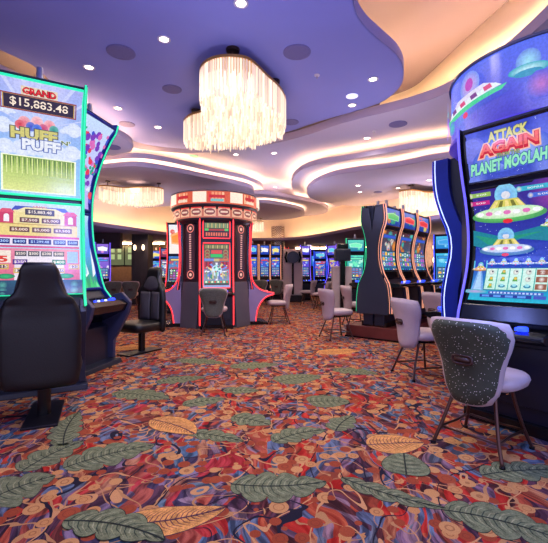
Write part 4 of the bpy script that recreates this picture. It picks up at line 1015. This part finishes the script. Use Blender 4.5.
A2 = RA-PI/2+.0; nx, ny = math.sin(A2), -math.cos(A2)
make_slot('side view of blue edge lit slot machine, left face of the blue sign kiosk', RX+nx*.74+.17, RY+ny*.74, A2, .86, .66, [(.1, .10), (.4, .12), (.7, .15), (.95, .16), (1.2, .12), (1.4, .08), (1.6, .1), (1.8, .18), (2.0, .24), (2.2, .26), (2.36, .26)], (.97, 1.85, 1.9, 2.30), (art_logo(2, ((30, 40, 140), (60, 70, 200)), [(80, 160, 230), (200, 90, 200)]), art_reels(12, ((20, 60, 160), (60, 40, 150)), [(80, 200, 230), (220, 90, 190), (250, 220, 120)])),
          LBLUE, fin=.17, finw=.05, finz=(.12, 2.36), deck='flat', back=.05, topz=2.36, finm=BLUEP, lean=True, deckart=False, candle=False)

# chairs on the right
c1 = make_stool('grey lavender slot chair with dark green sparkle back and brown handle, nearest at right', 1.43, 2.65, dirang(.80, .60)+PI)
make_lav = make_stool('lavender vinyl slot chair turned right, second back from the near right chair', 1.69, 4.46, dirang(-.97, -.22), CUSH)
def stool(src, px, py, face, lb, g=None):
    x, y = at(px, py, 0); return dup(src, x, y, 0, dirang(-face[0], -face[1]), lb, g)
stool(make_lav, 336, 338, (.95, .3), 'lavender slot chair in front of the green edged bank end, left of its wood plinth')
stool(make_lav, 355, 326, (.95, .1), 'lavender slot chair just behind the one left of the wood plinth')
stool(make_lav, 279, 323, (-.95, -.1), 'lavender slot chair turned left beside the right flank of the orange ring kiosk')
stool(make_lav, 445, 352, (.9, .4), 'lavender slot chair mostly hidden behind the blue edged machine, by the copper edged bank')
gs = [o for o in COL.objects if o.get('label', '').startswith('slot chair with sage')][0]
stool(gs, 113, 309, (-.5, 1), 'sage backed chair at the far left purple machines, left of two'); stool(gs, 131, 309, (-.3, 1), 'sage backed chair at the far left purple machines, right of two')
for px, py, fc, lb in ((261, 304, (.1, 1), 'sage backed chair far back, left of two below the three far machines'), (277, 303, (.1, 1), 'sage backed chair far back, right of two below the three far machines')): stool(gs, px, py, fc, lb)
for px, py, fc, lb in ((308, 305, (-.9, .3), 'pale chair far back, left of two right of the white kiosk'), (322, 309, (-.9, .3), 'pale chair far back, right of two right of the white kiosk'), (166, 302, (.9, .2), 'pale chair far back between pillar and orange ring kiosk')): stool(make_lav, px, py, fc, lb)

# mid right bank, two rows back to back on a wood plinth
u = Vector((.66, .75)).normalized(); nr = Vector((.75, -.66)).normalized(); E = Vector((1.73, 6.80))
WOOD = mat('cherry_wood', (104, 46, 42), .35, 0, .25, 3)
pl = thing('wood_plinth', 'cherry wood plinth under the back to back bank of curved slot machines', 'plinth', E.x, E.y, 0, math.atan2(u.y, u.x))
MB().box(0, 2.5, -.52, .52, 0, .22).build('plinth_body', WOOD, pl, bevel=.008); MB().box(-.02, 2.52, -.54, .54, 0, .03).build('kick_strip', BLK, pl)
for k in range(3):
    p = E+u*(.40+.74*k)+nr*.10
    make_slot(['copper edged curved slot machine at the near end of the bank facing right', 'copper edged curved slot machine in the middle of the bank facing right', 'copper edged curved slot machine at the far end of the bank facing right'][k],
              p.x, p.y, dirang(nr.x, nr.y), .70, .62, PROF_B, (1.0, 1.72, 1.80, 2.12), (art_logo(20+k, ((30, 60, 150), (60, 120, 210)), [(250, 150, 60), (70, 190, 110), (230, 60, 70), (240, 210, 90)][k:k+2]+[(60, 120, 230)]),
              art_reels(30+k, ((40, 120, 170), (90, 50, 60)), [(225, 70, 50), (240, 150, 60), (60, 200, 190), (60, 90, 210), (240, 230, 220)], (40, 90, 140), 3)), LCOP, fin=.09, topz=2.16, finz=(.25, 2.16), lean=True, zoff=.22, deckart=False, deck='flat', back=.085, finm=mat('bank_fin', (70, 62, 84), .4, .2, .1, 5), body=DARK)
for k in range(2):
    p = E+u*(.40+.74*k)-nr*.10
    make_slot(['green edged curved slot machine at the near end of the bank facing left', 'green edged curved slot machine behind the near one, bank facing left'][k],
              p.x, p.y, dirang(-nr.x, -nr.y), .70, .62, PROF_B, (1.0, 1.72, 1.80, 2.12), (art_logo(40+k, ((30, 90, 100), (60, 170, 150)), [(90, 230, 170), (240, 210, 90)]), art_reels(50+k, ((20, 90, 100), (30, 60, 90)), [(60, 220, 150), (240, 190, 70)])), LGRN, fin=.09, topz=2.16, finz=(.25, 2.16), lean=True, zoff=.22, deckart=False, deck='flat', back=.085, body=DARK)
# end panel of the bank: dark hourglass board
ep = MB(); Pb = smooth_prof(PROF_B, 0, 0, 0)
zz = [.25+1.9*i/20 for i in range(21)]
poly = [(.1+Pb(z), z) for z in zz]+[(.06, 2.12), (0, 1.72), (-.06, 2.12)]+[(-.1-Pb(z), z) for z in reversed(zz)]
q = E-u*.0
eo = MB().prismx([(a, z-.0) for a, z in poly], -.0, .03).build('bank_end_panel', mat('end_panel_navy', (44, 48, 66), .45, .1, .06, 3)); eo.location = (q.x, q.y, .2); eo.rotation_euler = (0, 0, math.atan2(u.y, u.x)+PI)
eo.rotation_euler[2] = math.atan2(u.y, u.x); tag(eo, 'dark navy hourglass end panel of the slot bank between green and copper edges', 'end panel')

# far machines, row of three behind the kiosk
def far(px, py, face, lb, ledm, seed, bgc, acc, H=1., cat=None, g=None, W=.62):
    x, y = at(px, py, 0)
    r = make_slot(lb, x, y, dirang(*face), W, W-.1, PROF_B, (.95, 1.70, 1.80, 2.16), (art_logo(seed, bgc, acc), art_reels(seed+1, bgc, acc, (20, 50, 130), 3, 4)), ledm, fin=.08, topz=2.2, lean=True, deckart=False, deck='flat', back=.2, finz=(.5, 2.2), group=g)
    if H != 1.: r.scale = (H, H, H)
    return r
BL = ((20, 60, 170), (70, 110, 230)); AC = [(90, 200, 230), (240, 220, 120), (230, 80, 90), (255, 255, 255)]
far(252.5, 301, (.15, -1), 'copper red edged far slot machine, leftmost of three left of the mosaic pillar', LCOP, 60, BL, AC, 1.05, W=.44)
far(264.5, 300.5, (.1, -1), 'copper red edged far slot machine, middle of three left of the mosaic pillar', LCOP, 62, BL, AC, 1.05, W=.44)
far(275.5, 300, (.05, -1), 'blue screened far slot machine, rightmost of three beside the mosaic pillar', LCOP, 64, BL, AC, 1.05, W=.44)
far(284, 298, (.9, -.4), 'red edged far slot machine seen nearly side on beside the white kiosk', LRED, 66, ((120, 30, 40), (190, 60, 60)), AC, 1.05, W=.44)
far(305, 300, (.1, -1), 'purple edged far slot machine on the right of the white kiosk', LPUR, 68, ((60, 60, 200), (110, 80, 220)), AC, 1.05, W=.44)
far(334, 304, (-.95, -.5), 'purple edged slot machine seen side on, left of the green screened machine', LPUR, 70, ((60, 60, 200), (110, 80, 220)), AC)
far(355, 311, (.0, -1), 'green edged slot machine with teal glowing screen behind the bank end', LGRN, 72, ((30, 120, 160), (90, 220, 190)), [(120, 240, 190), (200, 250, 230), (60, 160, 200)], 1, W=.6)
far(88, 307, (.3, -1), 'purple edged slot machine at far left, left of two', LPUR, 74, ((60, 60, 190), (120, 110, 230)), [(90, 160, 240), (230, 150, 220), (255, 255, 255)], 1.0, W=.5)
far(103, 306, (.3, -1), 'purple edged slot machine at far left, right of two', LPUR, 76, ((90, 70, 190), (150, 110, 220)), [(90, 160, 240), (230, 150, 220), (255, 255, 255)], 1.0, W=.5)
x, y = at(178, 313, 0)
make_slot('tall slot machine with bright white and red screen behind left flank of orange kiosk', x, y, dirang(.1, -1), .62, .52, PROF_J, (.9, 1.65, 1.7, 2.55), (art_logo(78, ((250, 235, 225), (240, 240, 245)), [(225, 60, 50), (250, 150, 60)]), art_reels(79, ((120, 170, 200), (60, 120, 200)), [(225, 70, 60), (240, 210, 120), (60, 180, 130)])), LRED, fin=.08, topz=2.6, lean=True, deckart=False, deck='flat', back=.2)
far(167, 300, (.4, -1), 'small red lit slot machine far back right of the dark pillar', LRED, 80, ((140, 40, 60), (90, 120, 180)), AC)
far(446, 316, (-.6, -1), 'cyan screened slot machine glimpsed behind the blue edged fin at right', LBLUE, 84, ((30, 120, 200), (70, 190, 230)), [(150, 230, 250), (60, 160, 230)], 1, W=.6)
for px, py, lb in ((320, 296.5, 'tiny far slot machine screen beyond the pale chairs, left one'), (334, 296, 'tiny far slot machine screen beyond the pale chairs, right one'), (237, 299, 'far slot machine glimpsed beside the orange kiosk right pillar'), (156, 297, 'tiny far slot machine right beside the dark sconce pillar')):
    far(px, py, (0, -1), lb, LBLUE, px, BL, AC)

# pale kiosk with black wheel head in the far middle
x, y = at(292.5, 301.5, 0); t = thing('pale_display_kiosk', 'pale grey far kiosk seen from its back with a dark round head', 'kiosk', x, y, 0, 0)
PALE = mat('pale_panel', (186, 172, 176), .5, 0, .05, 5)
MB().prismx([(-.3, .25), (-.3, 1.9), (-.1, 2.1), (.2, 2.1), (.3, .25)], -.38, .38).build('body', PALE, t, bevel=.05)
MB().box(-.42, .42, -.34, .34, 0, .27).build('base', BLK, t, bevel=.02)
MB().tube([(0, -.33, .3), (0, -.33, 1.7)], .04, 8).build('cable_channel', BLK, t)
hd = MB().tube([(0, -.45, 1.75), (0, -.3, 1.75)], .24, 20).build('round_head', DARK, t)
for s in (-1, 1): MB().tube([(s*.24, -.36, 1.55), (s*.30, -.36, 1.75), (s*.24, -.36, 1.98)], .04, 8).build('bracket', BLK, t)
# black back of display on a post at right of it
x, y = at(342, 313, 0); t = thing('display_post', 'dark post with boxy equipment head and pale side panels behind the bank end chair', 'display', x, y, 0, 0)
MB().box(-.28, .28, -.02, .2, 0, 1.35).build('side_panel', PALE, t, bevel=.02); MB().box(-.07, .07, -.12, .0, 0, 1.5).build('post', BLK, t); MB().box(-.22, .22, -.2, .1, 1.5, 1.85).build('equipment_box', DARK, t, bevel=.03); MB().box(-.16, .16, -.16, .06, 1.85, 2.0).build('cap', BLK, t, bevel=.02)

# pillars
PW = mat('pillar_dark_slats', (48, 36, 38), .5, .1, .2, 3)
x, y = at(142.5, 304, 0); t = thing('dark_pillar', 'dark square pillar with two wall sconces behind the left gaming chair', 'pillar', x, y, 0, 0)
MB().box(-.3, .3, -.3, .3, 0, 2.56).build('shaft', PW, t, bevel=.01); m = MB()
for i in range(14): m.box(-.29+.043*i, -.275+.043*i, -.315, -.3, .05, 2.5)
m.build('slats', PW, t)
SC = led('sconce_glass', (255, 226, 190), 4.)
def sconce(x, y, z, lb, g):
    t = thing('wall_sconce', lb, 'sconce', x, y, z, 0, g)
    MB().lathe([(.001, -.1), (.035, -.08), (.05, 0), (.035, .08), (.001, .1)], 12).build('shade', SC, t, smooth=True); MB().box(-.02, .02, .03, .09, -.05, .05).build('bracket', BRONZE, t)
sconce(x-.14, y-.40, 2.06, 'left glowing sconce on the dark square pillar', 'sconces on the dark pillar'); sconce(x+.16, y-.40, 2.06, 'right glowing sconce on the dark square pillar', 'sconces on the dark pillar')
sconce(5.78, 13.9, 2.08, 'upper glowing sconce on the taupe alcove wall', 'sconces on the alcove wall'); sconce(5.78, 13.9, 1.62, 'lower glowing sconce on the taupe alcove wall', 'sconces on the alcove wall')
for q in (2.08, 1.62): lamp('POINT', 'sconce_lamp', (5.78, 13.6, q), 12, (1, .75, .5), .05)
def checker():
    m = mat('mosaic_tiles', (120, 108, 110), .3, .5, .1, 5); nt = m.node_tree; b = nt.nodes['Principled BSDF']
    tc = nt.nodes.new('ShaderNodeTexCoord'); c = nt.nodes.new('ShaderNodeTexChecker'); c.inputs['Scale'].default_value = 26; c.inputs['Color1'].default_value = (*lin((176, 160, 156)), 1); c.inputs['Color2'].default_value = (*lin((80, 70, 78)), 1)
    nt.links.new(tc.outputs['Object'], c.inputs['Vector']); nt.links.new(c.outputs['Color'], b.inputs['Base Color']); return m
x, y = at(278, 299, 0); o = MB().lathe([(.001, 0), (.30, 0), (.30, 3.2), (.001, 3.2)], 20).build('mosaic_pillar', checker()); o.location = (x, y+.4, 0); tag(o, 'round mosaic checkered pillar in the far middle behind the far machines', 'pillar')

# plants by alcove wall
def plant(x, y, s, lb):
    t = thing('potted_plant', lb, 'plant', x, y, 0, 0, 'plants by the alcove wall'); r = random.Random(int(x*10))
    MB().lathe([(.001, 0), (.14, 0), (.2, .45), (.17, .45), (.16, .4), (.001, .4)], 16).build('pot', DARK, t)
    m = MB()
    for i in range(150):
        a = r.uniform(0, 2*PI); el = r.uniform(-.1, 1.4); L_ = r.uniform(.3, 1.)*s; d = Vector((math.cos(a)*math.cos(el), math.sin(a)*math.cos(el), math.sin(el))); p = Vector((0, 0, .8))+d*L_*.55
        sd = Vector((-math.sin(a), math.cos(a), .2))*.035; q = p+d*.18+Vector((0, 0, -.04)); m.add([p, (p+q)/2+sd, q, (p+q)/2-sd], [(0, 1, 2, 3)])
    m.build('foliage', mat('dark_green_leaves', (34, 44, 34), .6, 0, .3, 5), t)
    MB().tube([(0, 0, .4), (.02, .01, .7), (0, 0, 1.)], .02, 6).build('stem', BRONZE, t)
plant(5.35, 12.9, 1.1, 'dark leafy plant against the taupe wall, left'); plant(6.5, 12.9, 1.0, 'dark leafy plant against the taupe wall, right')
# wall art panels far left
def art_glow(c):
    c.bg(lambda u, v: (92, 100, 70), 1, 1)
    for a, b in ((.2, .3), (.6, .3), (.2, .65), (.6, .65)): c.rect(a, b, a+.22, b+.25, (170, 190, 130), n=1)
for px, lb in ((116, 'glowing green framed wall art on the far left wall, left one'), (133, 'glowing green framed wall art on the far left wall, right one, beside the pillar')):
    X = (px-274)/F*18.55; c = Cv(lambda u, v, o, X=X: (X-.4+.8*u, 18.55-o, 1.5+.95*v), .8, .95, .002); art_glow(c); t = thing('wall_art', lb, 'wall art', 0, 0, 0, 0, 'green wall art'); c.done('panel', t)
    MB().tube([(X-.4, 18.54, 1.5), (X+.4, 18.54, 1.5), (X+.4, 18.54, 2.45), (X-.4, 18.54, 2.45)], .02, 6, closed=True).build('frame', BLK, t)
# far back glowing bars under the low ceiling
for i, (x0, x1, yy) in enumerate(((-9.5, -5.0, 17.5), (-6.0, -2.4, 22.), (1.2, 4.6, 21.), (4.6, 9., 20.))):
    MB().box(x0, x1, yy, yy+.10, 2.44, 2.50).build('trim_%d' % (90+i), COVE2, kind='structure')
# big TVs at the far bar
for px, lb in ((320, 'blue television screen hanging over the far bar'),):
    X = (px-274)/F*20; t = thing('television', lb, 'television', X, 20, 1.75, 0)
    MB().box(-.5, .5, 0, .06, -.3, .3).build('casing', BLK, t, bevel=.01); c = Cv(lambda u, v, o: (-.47+.94*u, -.004-o, -.27+.54*v), .94, .54, .002); art_logo(5, ((30, 90, 180), (80, 160, 230)), [(120, 220, 240), (200, 240, 250)])(c); c.done('screen', t)
    MB().tube([(0, .03, .28), (0, .03, .8)], .03, 6).build('mount', BLK, t)

# added fill lights without fixtures
lamp('POINT', 'added_kiosk_blue_fill', (1.25, 2.25, 1.2), 9, (.2, .35, 1.), .03)  # bare points added to strengthen the kiosk's blue LED light on the carpet
lamp('POINT', 'added_kiosk_blue_fill', (1.9, 1.9, .9), 12, (.15, .35, 1.), .03)
for x, y, e in ((-.2, 3.6, 50), (1.6, 6.2, 90), (-2.8, 6.8, 70), (.3, 9.5, 110), (3.6, 9.5, 100), (-4., 11.5, 90)): lamp('SPOT', 'added_ceiling_fill', (x, y, 1.9), e, (.80, .76, 1.), .3, 2.9, (PI, 0, 0))  # bare upward spots added to brighten the ceiling
lamp('POINT', 'added_blue_fill', (1.2, 1.8, 2.4), 60, (.28, .34, 1.), .02)  # unseen points added to tint the near ceiling blue
lamp('POINT', 'added_blue_fill', (-1.0, 2.2, 2.4), 55, (.25, .32, 1.), .02)
lamp('SPOT', 'added_floor_fill', (0, 3.2, 3.8), 160, (1, .86, .76), .1, 2.6)  # bare downward spots added as fill over the carpet
lamp('SPOT', 'added_floor_fill', (-.3, 1.2, 3.8), 110, (1, .86, .76), .1, 2.6)
for x, y in ((0.6, 8.0), (-3.4, 9.5), (0, 12.5), (4, 11), (-4.5, 13.5), (1.5, 16)): lamp('SPOT', 'added_floor_fill', (x, y, 3.3 if y < 11 else 2.5), 150 if y < 11 else 70, (1, .84, .7), .1, 2.7)  # more added fill spots towards the back of the room

# ================================================================== CAMERA
cam = bpy.data.cameras.new('Camera'); co = bpy.data.objects.new('Camera', cam); COL.objects.link(co)
co.location = (0, 0, CAMZ); co.rotation_euler = (PI/2, 0, 0); cam.sensor_width = 36; cam.lens = F/548*36; cam.clip_start = .05; cam.clip_end = 100
scene.camera = co
scene.view_settings.view_transform = 'Standard'; scene.view_settings.look = 'None'; scene.view_settings.exposure = 0.
scene.cycles.max_bounces = 6
